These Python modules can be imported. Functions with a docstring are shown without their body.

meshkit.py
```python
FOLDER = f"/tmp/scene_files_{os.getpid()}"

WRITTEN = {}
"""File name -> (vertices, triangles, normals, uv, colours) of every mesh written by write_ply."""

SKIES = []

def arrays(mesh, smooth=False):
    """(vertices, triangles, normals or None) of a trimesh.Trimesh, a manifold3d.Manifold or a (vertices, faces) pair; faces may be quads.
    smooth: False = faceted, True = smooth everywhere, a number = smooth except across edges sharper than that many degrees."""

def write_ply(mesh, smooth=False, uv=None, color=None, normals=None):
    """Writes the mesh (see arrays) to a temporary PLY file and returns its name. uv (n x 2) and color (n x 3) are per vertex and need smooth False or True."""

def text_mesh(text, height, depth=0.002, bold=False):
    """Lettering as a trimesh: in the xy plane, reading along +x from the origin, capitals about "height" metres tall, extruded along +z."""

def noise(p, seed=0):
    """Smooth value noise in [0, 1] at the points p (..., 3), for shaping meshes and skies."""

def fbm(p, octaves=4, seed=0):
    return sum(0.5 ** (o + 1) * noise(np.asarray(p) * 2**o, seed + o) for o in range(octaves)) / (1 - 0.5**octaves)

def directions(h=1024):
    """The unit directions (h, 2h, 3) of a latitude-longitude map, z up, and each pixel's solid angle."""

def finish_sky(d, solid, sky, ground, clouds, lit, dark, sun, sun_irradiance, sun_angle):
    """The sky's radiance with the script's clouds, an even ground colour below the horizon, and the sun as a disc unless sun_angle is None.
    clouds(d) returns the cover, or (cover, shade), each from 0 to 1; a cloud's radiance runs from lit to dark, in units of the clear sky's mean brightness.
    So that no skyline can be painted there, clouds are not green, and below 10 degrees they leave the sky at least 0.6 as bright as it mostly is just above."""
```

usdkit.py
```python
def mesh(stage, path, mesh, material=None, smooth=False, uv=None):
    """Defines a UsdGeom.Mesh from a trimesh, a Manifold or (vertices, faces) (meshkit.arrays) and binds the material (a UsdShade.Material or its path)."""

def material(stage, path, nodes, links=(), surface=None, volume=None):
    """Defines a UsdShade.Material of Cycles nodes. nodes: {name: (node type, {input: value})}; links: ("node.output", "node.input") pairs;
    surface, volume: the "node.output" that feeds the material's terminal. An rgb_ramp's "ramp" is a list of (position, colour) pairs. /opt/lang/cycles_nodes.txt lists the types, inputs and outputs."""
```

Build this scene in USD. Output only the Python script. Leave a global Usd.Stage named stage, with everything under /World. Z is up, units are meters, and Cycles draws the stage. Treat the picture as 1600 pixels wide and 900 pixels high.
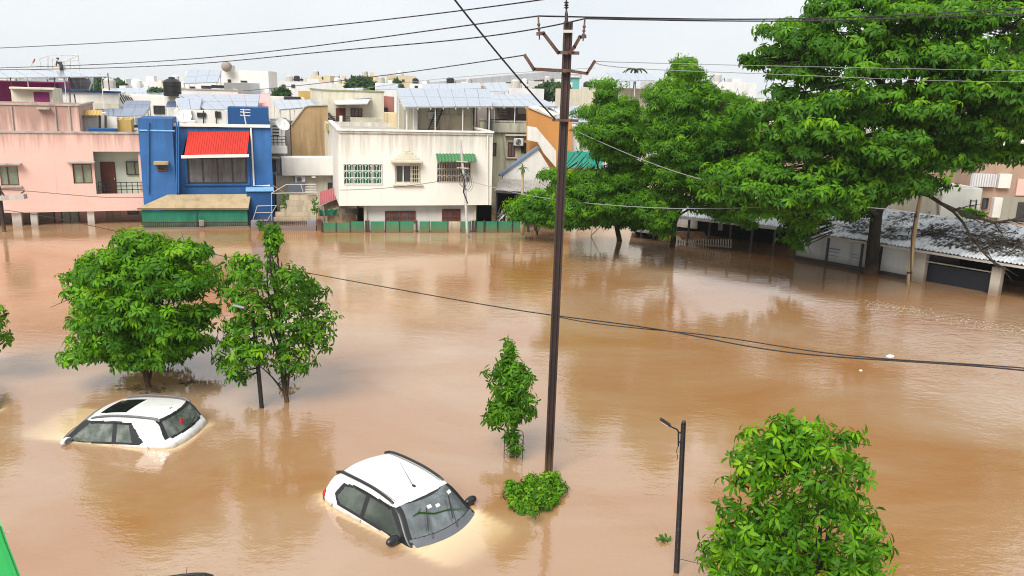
import math, random
import numpy as np, trimesh, manifold3d, shapely
from shapely.geometry import Polygon, Point, box as sbox
from pxr import Usd, UsdGeom, UsdLux, UsdShade, Gf, Sdf, Vt
import usdkit, meshkit

stage = Usd.Stage.CreateInMemory()
UsdGeom.SetStageUpAxis(stage, UsdGeom.Tokens.z)
UsdGeom.SetStageMetersPerUnit(stage, 1.0)
UsdGeom.Xform.Define(stage, '/World')
UsdGeom.Scope.Define(stage, '/World/Looks')

# ---------------------------------------------------------------- camera, sky, sun, exposure
H = 7.8                                   # eye height above the flood
FOC, PITCH, ROLL = 1300.0, math.radians(13.6), math.radians(1.75)
fw = np.array([0, math.cos(PITCH), -math.sin(PITCH)])
up0, rt0 = np.array([0, math.sin(PITCH), math.cos(PITCH)]), np.array([1.0, 0, 0])
RT = rt0 * math.cos(ROLL) + up0 * math.sin(ROLL)
UP = up0 * math.cos(ROLL) - rt0 * math.sin(ROLL)
EYE = np.array([0, 0, H])
cam = UsdGeom.Camera.Define(stage, '/World/camera')
cam.CreateHorizontalApertureAttr(36.0); cam.CreateVerticalApertureAttr(20.25)
cam.CreateFocalLengthAttr(36.0 * FOC / 1600)
cam.CreateClippingRangeAttr(Gf.Vec2f(0.05, 6000))
cam.CreateExposureAttr(1.8)
m4 = Gf.Matrix4d(*[float(x) for r_ in ((*RT, 0), (*UP, 0), (*(-fw), 0), (*EYE, 1)) for x in r_])
cam.AddTransformOp().Set(m4)

SUN = np.array([-0.35, -0.85, 1.0]); SUN /= np.linalg.norm(SUN)
sky_mat = usdkit.material(stage, '/World/Looks/overcast_sky', {
    'sky': ('sky_texture', {'sky_type': 'single_scattering', 'sun_disc': False, 'sun_elevation': math.asin(SUN[2]),
                            'sun_rotation': math.atan2(SUN[0], SUN[1]), 'aerosol_density': 3.0}),
    'tc': ('texture_coordinate', {}),
    'mp': ('mapping', {'scale': (1.6, 1.6, 3.5)}),
    'n': ('noise_texture', {'scale': 1.3, 'detail': 5.0, 'roughness': 0.55}),
    'cl': ('rgb_ramp', {'ramp': [(0.3, (4.9, 5.2, 5.5)), (0.55, (5.5, 5.7, 5.85)), (0.75, (6.3, 6.3, 6.2))]}),
    'mx': ('mix_color', {'fac': 0.93, 'use_clamp': False}),
    'bg': ('background_shader', {'strength': 0.05})},
    [('tc.generated', 'mp.vector'), ('mp.vector', 'n.vector'), ('n.fac', 'cl.fac'), ('sky.color', 'mx.a'), ('cl.color', 'mx.b'),
     ('mx.result', 'bg.color')], surface='bg.background')
dome = UsdLux.DomeLight.Define(stage, '/World/sky')
UsdShade.MaterialBindingAPI.Apply(dome.GetPrim()).Bind(sky_mat)
dome.GetPrim().SetCustomDataByKey('kind', 'structure')
sun = UsdLux.DistantLight.Define(stage, '/World/sun')
sun.CreateIntensityAttr(0.4); sun.CreateAngleAttr(35.0); sun.CreateNormalizeAttr(True); sun.CreateColorAttr(Gf.Vec3f(1, 0.97, 0.92))
zz = SUN; xx = np.cross([0, 1, 0], zz); xx /= np.linalg.norm(xx); yy = np.cross(zz, xx)
sun.AddTransformOp().Set(Gf.Matrix4d(*[float(x) for r_ in ((*xx, 0), (*yy, 0), (*zz, 0), (0, 0, 30, 1)) for x in r_]))

# ---------------------------------------------------------------- helpers
rng = np.random.default_rng(7)

def ray(x, y):
    return RT * (x - 800) / FOC + UP * (450 - y) / FOC + fw
def G(x, y, z=0.0):                       # point of height z seen at that place of the photograph
    d = ray(x, y); return EYE + d * (z - H) / d[2]
def at(x, y, Y):                          # point at distance Y
    d = ray(x, y); return EYE + d * Y / d[1]

class Fr:                                 # a facade's frame: u along it, d out of it, z up
    def __init__(s, O, yaw=20.0):
        a = math.radians(yaw); s.O = np.array([O[0], O[1], 0.0])
        s.U = np.array([math.cos(a), math.sin(a), 0]); s.N = np.array([math.sin(a), -math.cos(a), 0])
    def uw(s, x, y, d=0.0):
        r = ray(x, y); t = (d - (EYE - s.O) @ s.N) / (r @ s.N); p = EYE + r * t
        return (p - s.O) @ s.U, p[2]
    def r(s, x0, y0, x1, y1, d=0.0):
        ym, xm = (y0 + y1) / 2, (x0 + x1) / 2
        return s.uw(x0, ym, d)[0], s.uw(x1, ym, d)[0], s.uw(xm, y1, d)[1], s.uw(xm, y0, d)[1]
    def P(s, u, d, w):
        return s.O + s.U * u + s.N * d + np.array([0, 0, w])
    def tr(s, m):                         # (u, d, w) mesh -> world
        v, f = m
        v = np.asarray(v, float)
        return s.O + v[:, :1] * s.U + v[:, 1:2] * s.N + v[:, 2:] * [0, 0, 1.0], np.asarray(f)[:, ::-1]
    def box(s, u0, u1, d0, d1, w0, w1, b=0.0):
        return s.tr(boxm(u0, u1, d0, d1, w0, w1, b))
    def pbox(s, x0, y0, x1, y1, d0, d1, b=0.0):
        u0, u1, w0, w1 = s.r(x0, y0, x1, y1, d1); return s.box(u0, u1, d0, d1, w0, w1, b)
    def slab(s, pts, holes, d0, d1):      # polygon in (u, w) extruded from d0 to d1
        pg = Polygon(pts).buffer(0)
        for h in holes: pg = pg.difference(h)
        ms = []
        for g in getattr(pg, 'geoms', [pg]):
            if g.area < 1e-6: continue
            m = trimesh.creation.extrude_polygon(g, d1 - d0, engine='earcut')
            v = np.array(m.vertices); ms.append(s.tr((np.stack([v[:, 0], v[:, 2] + d0, v[:, 1]], 1), np.array(m.faces)[:, ::-1])))
        return cat(ms)

def boxm(x0, x1, y0, y1, z0, z1, b=0.0):
    x0, x1 = min(x0, x1), max(x0, x1); y0, y1 = min(y0, y1), max(y0, y1); z0, z1 = min(z0, z1), max(z0, z1)
    b = min(b, (x1 - x0) * .4, (y1 - y0) * .4, (z1 - z0) * .4)
    if b <= 0:
        v = np.array([[x, y, z] for x in (x0, x1) for y in (y0, y1) for z in (z0, z1)])
        q = [(0, 1, 3, 2), (4, 6, 7, 5), (0, 4, 5, 1), (2, 3, 7, 6), (0, 2, 6, 4), (1, 5, 7, 3)]
        return v, np.array([t for a, c, e, g in q for t in ((a, c, e), (a, e, g))])
    pts = []
    for sx, X in ((1, x0), (-1, x1)):
        for sy, Y in ((1, y0), (-1, y1)):
            for sz, Z in ((1, z0), (-1, z1)):
                pts += [(X, Y + sy * b, Z + sz * b), (X + sx * b, Y, Z + sz * b), (X + sx * b, Y + sy * b, Z)]
    h = trimesh.convex.convex_hull(np.array(pts))
    return np.array(h.vertices), np.array(h.faces)
def cat(ms):
    ms = [m for m in ms if m is not None and len(m[0])]
    n, V, F = 0, [], []
    for v, f in ms:
        V.append(np.asarray(v, float)); F.append(np.asarray(f) + n); n += len(v)
    return (np.vstack(V), np.vstack(F)) if V else (np.zeros((0, 3)), np.zeros((0, 3), int))
def tube(path, r, n=6, cap=True):
    p = np.asarray(path, float); k = len(p); r = np.broadcast_to(np.asarray(r, float), (k,)) if np.ndim(r) < 2 else r
    t = np.gradient(p, axis=0); t /= np.linalg.norm(t, axis=1, keepdims=True) + 1e-12
    ref = np.array([0, 0, 1.0]) if abs(t[0, 2]) < .9 else np.array([1.0, 0, 0])
    V = []
    a = np.cross(t[0], ref); a /= np.linalg.norm(a)
    for i in range(k):
        a = a - t[i] * (a @ t[i]); a /= np.linalg.norm(a); b = np.cross(t[i], a)
        th = np.arange(n) * 2 * math.pi / n
        V.append(p[i] + r[i] * (np.cos(th)[:, None] * a + np.sin(th)[:, None] * b))
    V = np.vstack(V); F = []
    for i in range(k - 1):
        for j in range(n):
            q, w = i * n + j, i * n + (j + 1) % n
            F += [(q, w, w + n), (q, w + n, q + n)]
    if cap:
        V = np.vstack([V, p[0], p[-1]]); c0, c1 = len(V) - 2, len(V) - 1
        for j in range(n):
            F += [(c0, (j + 1) % n, j), (c1, (k - 1) * n + j, (k - 1) * n + (j + 1) % n)]
    return V, np.array(F)
def bar(a, b, w, h=None):                 # rectangular bar between two points
    a, b = np.asarray(a, float), np.asarray(b, float); h = h or w
    t = (b - a) / np.linalg.norm(b - a); ref = np.array([0, 0, 1.0]) if abs(t[2]) < .95 else np.array([0, 1.0, 0])
    s = np.cross(t, ref); s /= np.linalg.norm(s); q = np.cross(s, t)
    v = np.array([e + s * w / 2 * i + q * h / 2 * j for e in (a, b) for i in (-1, 1) for j in (-1, 1)])
    f = [(0, 2, 3, 1), (4, 5, 7, 6), (0, 1, 5, 4), (2, 6, 7, 3), (0, 4, 6, 2), (1, 3, 7, 5)]
    return v, np.array([t_ for A, C, E, g in f for t_ in ((A, C, E), (A, E, g))])
def quadslab(a, b, c, d, t, nrm=None):    # four world corners (in order), thickness t downward along the normal
    P = np.array([a, b, c, d], float); n = np.cross(P[1] - P[0], P[3] - P[0]); n /= np.linalg.norm(n)
    if n[2] < 0: P = P[::-1]; n = -n
    v = np.vstack([P, P - n * t])
    f = [(0, 1, 2), (0, 2, 3), (4, 6, 5), (4, 7, 6)]
    for i in range(4):
        j = (i + 1) % 4; f += [(i, i + 4, j + 4), (i, j + 4, j)]
    return v, np.array(f)
def lathe(c, prof, n=16):                 # prof: (r, z) list
    th = np.arange(n) * 2 * math.pi / n
    V = np.vstack([np.stack([c[0] + r * np.cos(th), c[1] + r * np.sin(th), np.full(n, c[2] + z)], 1) for r, z in prof])
    F = []
    for i in range(len(prof) - 1):
        for j in range(n):
            q, w = i * n + j, i * n + (j + 1) % n; F += [(q, w, w + n), (q, w + n, q + n)]
    return V, np.array(F)
def sph(c, r, sub=1):
    m = trimesh.creation.icosphere(sub, 1.0); return np.array(m.vertices) * r + c, np.array(m.faces)
def sag(a, b, s, n=24):
    t = np.linspace(0, 1, n)[:, None]; p = np.asarray(a) * (1 - t) + np.asarray(b) * t
    p[:, 2] -= 4 * s * (t * (1 - t))[:, 0]; return p

USED = {}
def uniq(parent, name):
    k = USED.get((parent, name), 0); USED[(parent, name)] = k + 1
    return f'{parent}/{name}' + (f'_{k:03d}' if k else '')
def meta(prim, label=None, cat_=None, group=None, kind=None):
    for k, v in (('label', label), ('category', cat_), ('group', group), ('kind', kind)):
        if v: prim.SetCustomDataByKey(k, v)
class Thing:
    def __init__(s, name, label, cat_, loc=(0, 0, 0), group=None, kind=None):
        s.path = uniq('/World', name); s.loc = np.array(loc, float)
        s.x = UsdGeom.Xform.Define(stage, s.path); s.x.AddTranslateOp().Set(Gf.Vec3d(*map(float, loc)))
        meta(s.x.GetPrim(), label, cat_, group, kind)
    def part(s, name, m, mat, parent=None, label=None, smooth=30, kind=None):
        if hasattr(m, 'vertices'): m = (np.array(m.vertices), np.array(m.faces))
        if m is None or len(m[1]) == 0: return None
        p = uniq(parent or s.path, name)
        q = usdkit.mesh(stage, p, (np.asarray(m[0]) - s.loc, m[1]), mat, smooth=smooth)
        meta(q.GetPrim(), label, None, None, kind)
        return p
def single(name, m, mat, label=None, cat_=None, group=None, kind=None, smooth=30):
    p = uniq('/World', name); q = usdkit.mesh(stage, p, m, mat, smooth=smooth); meta(q.GetPrim(), label, cat_, group, kind); return p
def dup(t, loc, label, yaw=0, scale=1):   # a copy of a thing with its parts
    base = t.path.rsplit('/', 1)[1]; path = uniq('/World', base)
    x = UsdGeom.Xform.Define(stage, path); x.GetPrim().GetReferences().AddInternalReference(t.path)
    x.ClearXformOpOrder(); x.AddTranslateOp().Set(Gf.Vec3d(*map(float, loc))); x.AddRotateZOp().Set(float(yaw)); x.AddScaleOp().Set(Gf.Vec3f(scale, scale, scale))
    x.GetPrim().SetInstanceable(True); meta(x.GetPrim(), label); return path

# ---------------------------------------------------------------- materials
MATS = {}
def paint(name, c, rough=0.75, dirt=0.35, dcol=(0.16, 0.13, 0.10), var=0.12, bump=0.15, spec=0.3, metal=0.0, sc=1.0, top=None):
    """painted or plain surface with blotches, run-off streaks and fine relief"""
    if name in MATS: return MATS[name]
    c = np.array(c, float)
    n = {'g': ('geometry', {}), 'm1': ('mapping', {'scale': (2.2 * sc, 2.2 * sc, 0.22 * sc)}), 'm2': ('mapping', {'scale': (0.8 * sc, 0.8 * sc, 0.8 * sc)}),
         'n1': ('noise_texture', {'scale': 1.0, 'detail': 5.0, 'roughness': 0.65}), 'n2': ('noise_texture', {'scale': 1.0, 'detail': 6.0, 'roughness': 0.6}),
         'r1': ('rgb_ramp', {'ramp': [(0.48, (0, 0, 0)), (0.74, (1, 1, 1))]}),
         's': ('separate_xyz', {}), 'zt': ('math', {'math_type': 'multiply_add', 'value2': -0.5}), 'tm': ('map_range', {'from_min': 0.30, 'from_max': -0.15, 'to_min': 0.0, 'to_max': 0.62, 'clamp': True}), 'tide': ('mix_color', {'b': (0.15, 0.085, 0.04)}),
         'r2': ('rgb_ramp', {'ramp': [(0.25, tuple(c * (1 - var))), (0.55, tuple(c)), (0.8, tuple(np.minimum(c * (1 + var), 0.9)))]}),
         'k': ('math', {'math_type': 'multiply', 'value2': dirt}),
         'mx': ('mix_color', {'b': dcol}),
         'n3': ('noise_texture', {'scale': 30.0 * sc, 'detail': 3.0}), 'b': ('bump', {'strength': bump, 'distance': 0.02}),
         'p': ('principled_bsdf', {'roughness': rough, 'specular_ior_level': spec, 'metallic': metal})}
    L = [('g.position', 'm1.vector'), ('g.position', 'm2.vector'), ('m1.vector', 'n1.vector'), ('m2.vector', 'n2.vector'), ('g.position', 'n3.vector'),
         ('n1.fac', 'r1.fac'), ('n2.fac', 'r2.fac'), ('r1.color', 'k.value1'), ('k.value', 'mx.fac'), ('r2.color', 'mx.a'), ('mx.result', 'tide.a'), ('g.position', 's.vector'), ('n2.fac', 'zt.value1'), ('s.z', 'zt.value3'), ('zt.value', 'tm.value'), ('tm.result', 'tide.fac'), ('tide.result', 'p.base_color'),
         ('n3.fac', 'b.height'), ('b.normal', 'p.normal')]
    if top:                               # rain run-off stains hanging from the parapet
        n['tz'] = ('map_range', {'from_min': top[0], 'from_max': top[1], 'to_min': -0.14, 'to_max': 0.30, 'clamp': True}); n['ts'] = ('math', {'math_type': 'add'})
        n['m1'] = ('mapping', {'scale': (3.2, 3.2, 0.16)})
        L = [q for q in L if q != ('n1.fac', 'r1.fac')] + [('s.z', 'tz.value'), ('tz.result', 'ts.value1'), ('n1.fac', 'ts.value2'), ('ts.value', 'r1.fac')]
    MATS[name] = usdkit.material(stage, '/World/Looks/' + name, n, L, surface='p.BSDF'); return MATS[name]
def plain(name, c, rough=0.5, spec=0.5, metal=0.0, ior=1.5, coat=0.0):
    if name in MATS: return MATS[name]
    c = np.array(c, float)
    MATS[name] = usdkit.material(stage, '/World/Looks/' + name, {
        'g': ('geometry', {}), 'n': ('noise_texture', {'scale': 6.0, 'detail': 4.0}),
        'r': ('rgb_ramp', {'ramp': [(0.3, tuple(c * .88)), (0.7, tuple(np.minimum(c * 1.1, .92)))]}),
        'p': ('principled_bsdf', {'roughness': rough, 'specular_ior_level': spec, 'metallic': metal, 'ior': ior, 'coat_weight': coat})},
        [('g.position', 'n.vector'), ('n.fac', 'r.fac'), ('r.color', 'p.base_color')], surface='p.BSDF'); return MATS[name]
def leafmat(name, lo, mid, hi, trans=0.45, rough=0.5):
    if name in MATS: return MATS[name]
    MATS[name] = usdkit.material(stage, '/World/Looks/' + name, {
        'g': ('geometry', {}), 'n': ('noise_texture', {'scale': 0.9, 'detail': 3.0}),
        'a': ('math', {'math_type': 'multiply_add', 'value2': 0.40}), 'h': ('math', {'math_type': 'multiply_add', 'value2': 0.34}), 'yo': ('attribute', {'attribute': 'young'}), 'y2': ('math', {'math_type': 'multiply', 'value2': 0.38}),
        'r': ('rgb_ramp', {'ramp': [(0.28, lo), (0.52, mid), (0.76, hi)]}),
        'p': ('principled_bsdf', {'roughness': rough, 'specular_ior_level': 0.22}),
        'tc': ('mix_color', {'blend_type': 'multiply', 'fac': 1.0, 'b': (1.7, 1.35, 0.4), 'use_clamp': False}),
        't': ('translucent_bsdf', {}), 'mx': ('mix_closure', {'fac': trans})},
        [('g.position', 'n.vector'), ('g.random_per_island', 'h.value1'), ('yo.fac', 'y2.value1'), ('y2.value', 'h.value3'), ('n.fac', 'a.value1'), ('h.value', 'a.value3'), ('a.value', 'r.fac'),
         ('r.color', 'p.base_color'), ('r.color', 'tc.a'), ('tc.result', 't.color'), ('p.BSDF', 'mx.closure1'), ('t.BSDF', 'mx.closure2')], surface='mx.closure')
    return MATS[name]
def windowglass(name, c=(0.035, 0.04, 0.042), rough=0.12):
    return plain(name, c, rough=rough, spec=0.6, ior=1.5)

WHITE = paint('white_wall', (0.66, 0.63, 0.58), dirt=0.3, dcol=(0.3, 0.27, 0.22))
CREAM = paint('cream_wall', (0.56, 0.52, 0.41), dirt=0.5, dcol=(0.25, 0.21, 0.15))
BEIGE = paint('stained_beige_wall', (0.40, 0.37, 0.28), dirt=0.8, dcol=(0.09, 0.08, 0.06))
PINK = paint('pink_wall', (0.64, 0.405, 0.34), dirt=0.7, dcol=(0.22, 0.13, 0.10), var=0.05, top=(3.6, 5.9))
WHITEF = paint('off_white_facade', (0.66, 0.625, 0.56), dirt=0.6, dcol=(0.27, 0.24, 0.19), var=0.06, top=(3.3, 6.0))
MINT = paint('pale_mint_wall', (0.52, 0.57, 0.46), dirt=0.15)
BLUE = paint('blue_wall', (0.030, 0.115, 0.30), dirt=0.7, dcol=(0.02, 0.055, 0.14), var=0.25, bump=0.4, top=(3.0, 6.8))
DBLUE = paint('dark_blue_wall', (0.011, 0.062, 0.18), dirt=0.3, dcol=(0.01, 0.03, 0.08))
PURPLE = paint('purple_wall', (0.20, 0.02, 0.11), dirt=0.3, dcol=(0.05, 0.01, 0.03))
BROWN = paint('raw_brown_plaster', (0.36, 0.24, 0.12), dirt=0.8, dcol=(0.13, 0.09, 0.05), var=0.25)
MAROON = paint('maroon_plaster', (0.36, 0.15, 0.12), dirt=0.45, dcol=(0.1, 0.05, 0.04))
GREYBR = paint('grey_brown_wall', (0.26, 0.22, 0.19), dirt=0.4)
ORANGE = paint('ochre_wall', (0.50, 0.235, 0.07), dirt=0.3, dcol=(0.3, 0.14, 0.05))
CONC = paint('weathered_concrete', (0.36, 0.33, 0.29), dirt=0.7, dcol=(0.08, 0.07, 0.06), rough=0.85)
TAN = paint('tan_canopy', (0.34, 0.26, 0.15), dirt=0.6, dcol=(0.12, 0.09, 0.06))
GREYW = paint('grey_painted_wall', (0.17, 0.18, 0.21), dirt=0.4)
TARP = paint('green_tarpaulin', (0.012, 0.165, 0.095), rough=0.5, dirt=0.5, dcol=(0.01, 0.07, 0.05), var=0.2, sc=1.6)
GSHEET = paint('green_sheet', (0.020, 0.19, 0.095), rough=0.45, dirt=0.45, dcol=(0.02, 0.1, 0.06), var=0.2)
REDROOF = paint('red_roof_sheet', (0.48, 0.026, 0.014), rough=0.6, dirt=0.6, dcol=(0.24, 0.022, 0.016), var=0.3, sc=1.8)
PINKSHEET = paint('pink_sheet', (0.72, 0.32, 0.30), dirt=0.2)
YELLOW = paint('yellow_panel', (0.45, 0.30, 0.09), dirt=0.3)
TIN = paint('weathered_tin', (0.62, 0.64, 0.66), rough=0.35, dirt=0.9, dcol=(0.05, 0.045, 0.04), metal=0.0, spec=0.6, sc=1.3)
GREYTIN = paint('dull_tin', (0.33, 0.31, 0.29), rough=0.5, dirt=0.6, dcol=(0.12, 0.08, 0.05))
RUST = paint('rusty_steel', (0.022, 0.010, 0.009), rough=0.55, dirt=0.4, dcol=(0.10, 0.04, 0.025), var=0.4, sc=2.5, spec=0.5)
RUSTL = paint('rusty_galvanised', (0.075, 0.036, 0.024), rough=0.6, dirt=0.6, dcol=(0.17, 0.14, 0.12), var=0.4, sc=4)
GALV = paint('galvanised_pipe', (0.42, 0.40, 0.37), rough=0.45, dirt=0.4, dcol=(0.2, 0.12, 0.07), sc=3, spec=0.6)
BAMBOO = paint('pale_rusty_pole', (0.40, 0.30, 0.16), rough=0.6, dirt=0.6, dcol=(0.2, 0.09, 0.04), sc=3)
BLACKM = plain('black_metal', (0.012, 0.012, 0.014), 0.4)
DARKM = plain('dark_frame', (0.03, 0.028, 0.028), 0.45)
WHITEM = plain('white_metal', (0.58, 0.58, 0.56), 0.4)
WOODD = paint('dark_red_wood', (0.13, 0.04, 0.025), rough=0.55, dirt=0.4, dcol=(0.04, 0.015, 0.01))
REDBR = paint('red_brown_grille', (0.20, 0.05, 0.035), rough=0.6, dirt=0.4)
PLANK = paint('weathered_boards', (0.42, 0.35, 0.25), dirt=0.7, dcol=(0.14, 0.1, 0.07), sc=2)
GLASS = windowglass('dark_window_glass')
GLASSG = paint('green_curtained_glass', (0.21, 0.25, 0.17), rough=0.2, dirt=0.5, dcol=(0.08, 0.1, 0.06), var=0.2, bump=0.0, sc=2.5, spec=0.6)
GLASSB = paint('painted_reflection_glass', (0.15, 0.145, 0.14), rough=0.15, dirt=0.7, dcol=(0.03, 0.03, 0.03), var=0.4, bump=0.0, sc=1.8, spec=0.6)  # grey glass with reflections painted in as lighter and darker patches
DARK = plain('shade_black', (0.012, 0.011, 0.010), 0.9, spec=0.1)  # near-black colour standing in for shade in rooms, bays and recesses
SOLAR = plain('wet_solar_glass', (0.29, 0.325, 0.38), 0.14, spec=0.8, ior=2.0)
SOLARD = plain('dark_solar_glass', (0.05, 0.075, 0.15), 0.15, spec=0.7, ior=1.7)
BLACKP = plain('black_plastic', (0.012, 0.012, 0.013), 0.35)
BLUEP = plain('blue_plastic', (0.03, 0.08, 0.35), 0.4)
WIRE = plain('black_cable', (0.015, 0.014, 0.014), 0.6)
WIREG = plain('grey_cable', (0.22, 0.23, 0.23), 0.5)
BARK = paint('wet_bark', (0.024, 0.018, 0.013), rough=0.7, dirt=0.5, dcol=(0.07, 0.06, 0.04), var=0.3, bump=0.6, sc=4)
LEAF_A = leafmat('fresh_green_leaf', (0.04, 0.14, 0.003), (0.125, 0.31, 0.005), (0.34, 0.54, 0.012))
LEAF_B = leafmat('deep_green_leaf', (0.034, 0.12, 0.004), (0.108, 0.275, 0.007), (0.29, 0.50, 0.014))
LEAF_N = leafmat('neem_leaf', (0.036, 0.125, 0.004), (0.112, 0.28, 0.006), (0.30, 0.50, 0.014))
LEAF_F = leafmat('far_leaf', (0.025, 0.06, 0.02), (0.05, 0.11, 0.035), (0.08, 0.16, 0.05))
LEAF_Y = leafmat('yellowed_leaf', (0.35, 0.2, 0.02), (0.5, 0.28, 0.03), (0.55, 0.4, 0.06))

# ---------------------------------------------------------------- the setting: ground and flood water
GROUND = -1.0
gm = paint('muddy_ground', (0.20, 0.14, 0.08), dirt=0.4)
gx = np.array([-3000, -200, 200, 3000.0]); gy = np.array([-300, 0, 150, 4000.0])
single('ground', (np.array([[x, y, GROUND - max(0, y - 150) * .021] for y in gy for x in gx]), np.array([(j * 4 + i, j * 4 + i + 1, j * 4 + i + 5, j * 4 + i + 4) for j in range(3) for i in range(3)])),
       gm, kind='structure', smooth=False)

class Pose:                               # local (x forward, y left, z up) -> world
    def __init__(s, o, yaw, pitch=0, roll=0, sx=1.0, ax=0.0):
        cy, sy, cp, sp, cr, sr = [f(math.radians(a)) for a in (yaw, pitch, roll) for f in (math.cos, math.sin)]
        s.M = np.array([[cy, -sy, 0], [sy, cy, 0], [0, 0, 1]]) @ np.array([[cp, 0, sp], [0, 1, 0], [-sp, 0, cp]]) @ np.array([[1, 0, 0], [0, cr, -sr], [0, sr, cr]])
        s.o = np.array(o, float) + s.M[:, 0] * ax * (1 - sx); s.M = s.M * [sx, 1, 1]; s.I = np.linalg.inv(s.M)
    def __call__(s, m):
        if isinstance(m, tuple) and len(m) == 2: return np.asarray(m[0]) @ s.M.T + s.o, m[1]
        return np.asarray(m, float) @ s.M.T + s.o
    def inv(s, p): return (np.asarray(p) - s.o) @ s.I.T

CARX = np.array([0.0, 0.05, 0.12, 0.40, 0.62, 1.45, 2.0, 2.18, 2.90, 3.25, 3.75, 3.95, 4.0])
CARZ = np.array([0.80, 0.98, 1.06, 1.46, 1.525, 1.555, 1.515, 1.48, 1.03, 0.985, 0.90, 0.78, 0.6])
from scipy.interpolate import PchipInterpolator
car_top = PchipInterpolator(CARX, CARZ)
car_hw = PchipInterpolator([0, .1, .35, .9, 2.6, 3.3, 3.75, 4.0], [.66, .76, .83, .875, .875, .85, .80, .62])
CARS = [Pose((-6.93, 17.24, -0.87), 171, 3.6, 0, .945, 0.0), Pose((-3.36, 15.40, -0.83), -39, 3.6, -0.5, .935, 2.9),
        Pose((-3.80, 10.93, -1.075), 200, 2.0, 0), Pose((-12.45, 17.75, -0.90), 140, -2.0, 0)]

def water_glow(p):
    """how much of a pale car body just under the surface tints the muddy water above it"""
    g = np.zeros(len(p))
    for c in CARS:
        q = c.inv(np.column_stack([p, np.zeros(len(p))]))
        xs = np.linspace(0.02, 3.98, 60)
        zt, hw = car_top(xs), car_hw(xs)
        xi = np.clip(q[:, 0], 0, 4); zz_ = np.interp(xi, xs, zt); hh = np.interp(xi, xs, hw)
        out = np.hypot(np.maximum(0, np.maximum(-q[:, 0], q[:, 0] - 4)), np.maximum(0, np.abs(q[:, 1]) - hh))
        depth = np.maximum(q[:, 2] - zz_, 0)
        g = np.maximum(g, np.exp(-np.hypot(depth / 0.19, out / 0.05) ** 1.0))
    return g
def water_mesh():
    V, F, n = [], [], 0
    def patch(x0, x1, y0, y1, step):
        nonlocal n
        nx, ny = max(1, round((x1 - x0) / step)), max(1, round((y1 - y0) / step))
        X, Y = np.meshgrid(np.linspace(x0, x1, nx + 1), np.linspace(y0, y1, ny + 1))
        V.append(np.column_stack([X.ravel(), Y.ravel()]))
        i = np.arange(nx * ny); a = (i // nx) * (nx + 1) + i % nx + n
        F.append(np.column_stack([a, a + 1, a + nx + 2, a + nx + 1])); n += (nx + 1) * (ny + 1)
    patch(-13, 2, 8, 20, 0.12)
    patch(-150, -13, 8, 20, 40); patch(2, 150, 8, 20, 40); patch(-150, 150, -60, 8, 50); patch(-150, 150, 20, 70, 50)
    return np.vstack(V), np.vstack(F)
wv, wf = water_mesh()
glow = water_glow(wv)
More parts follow.
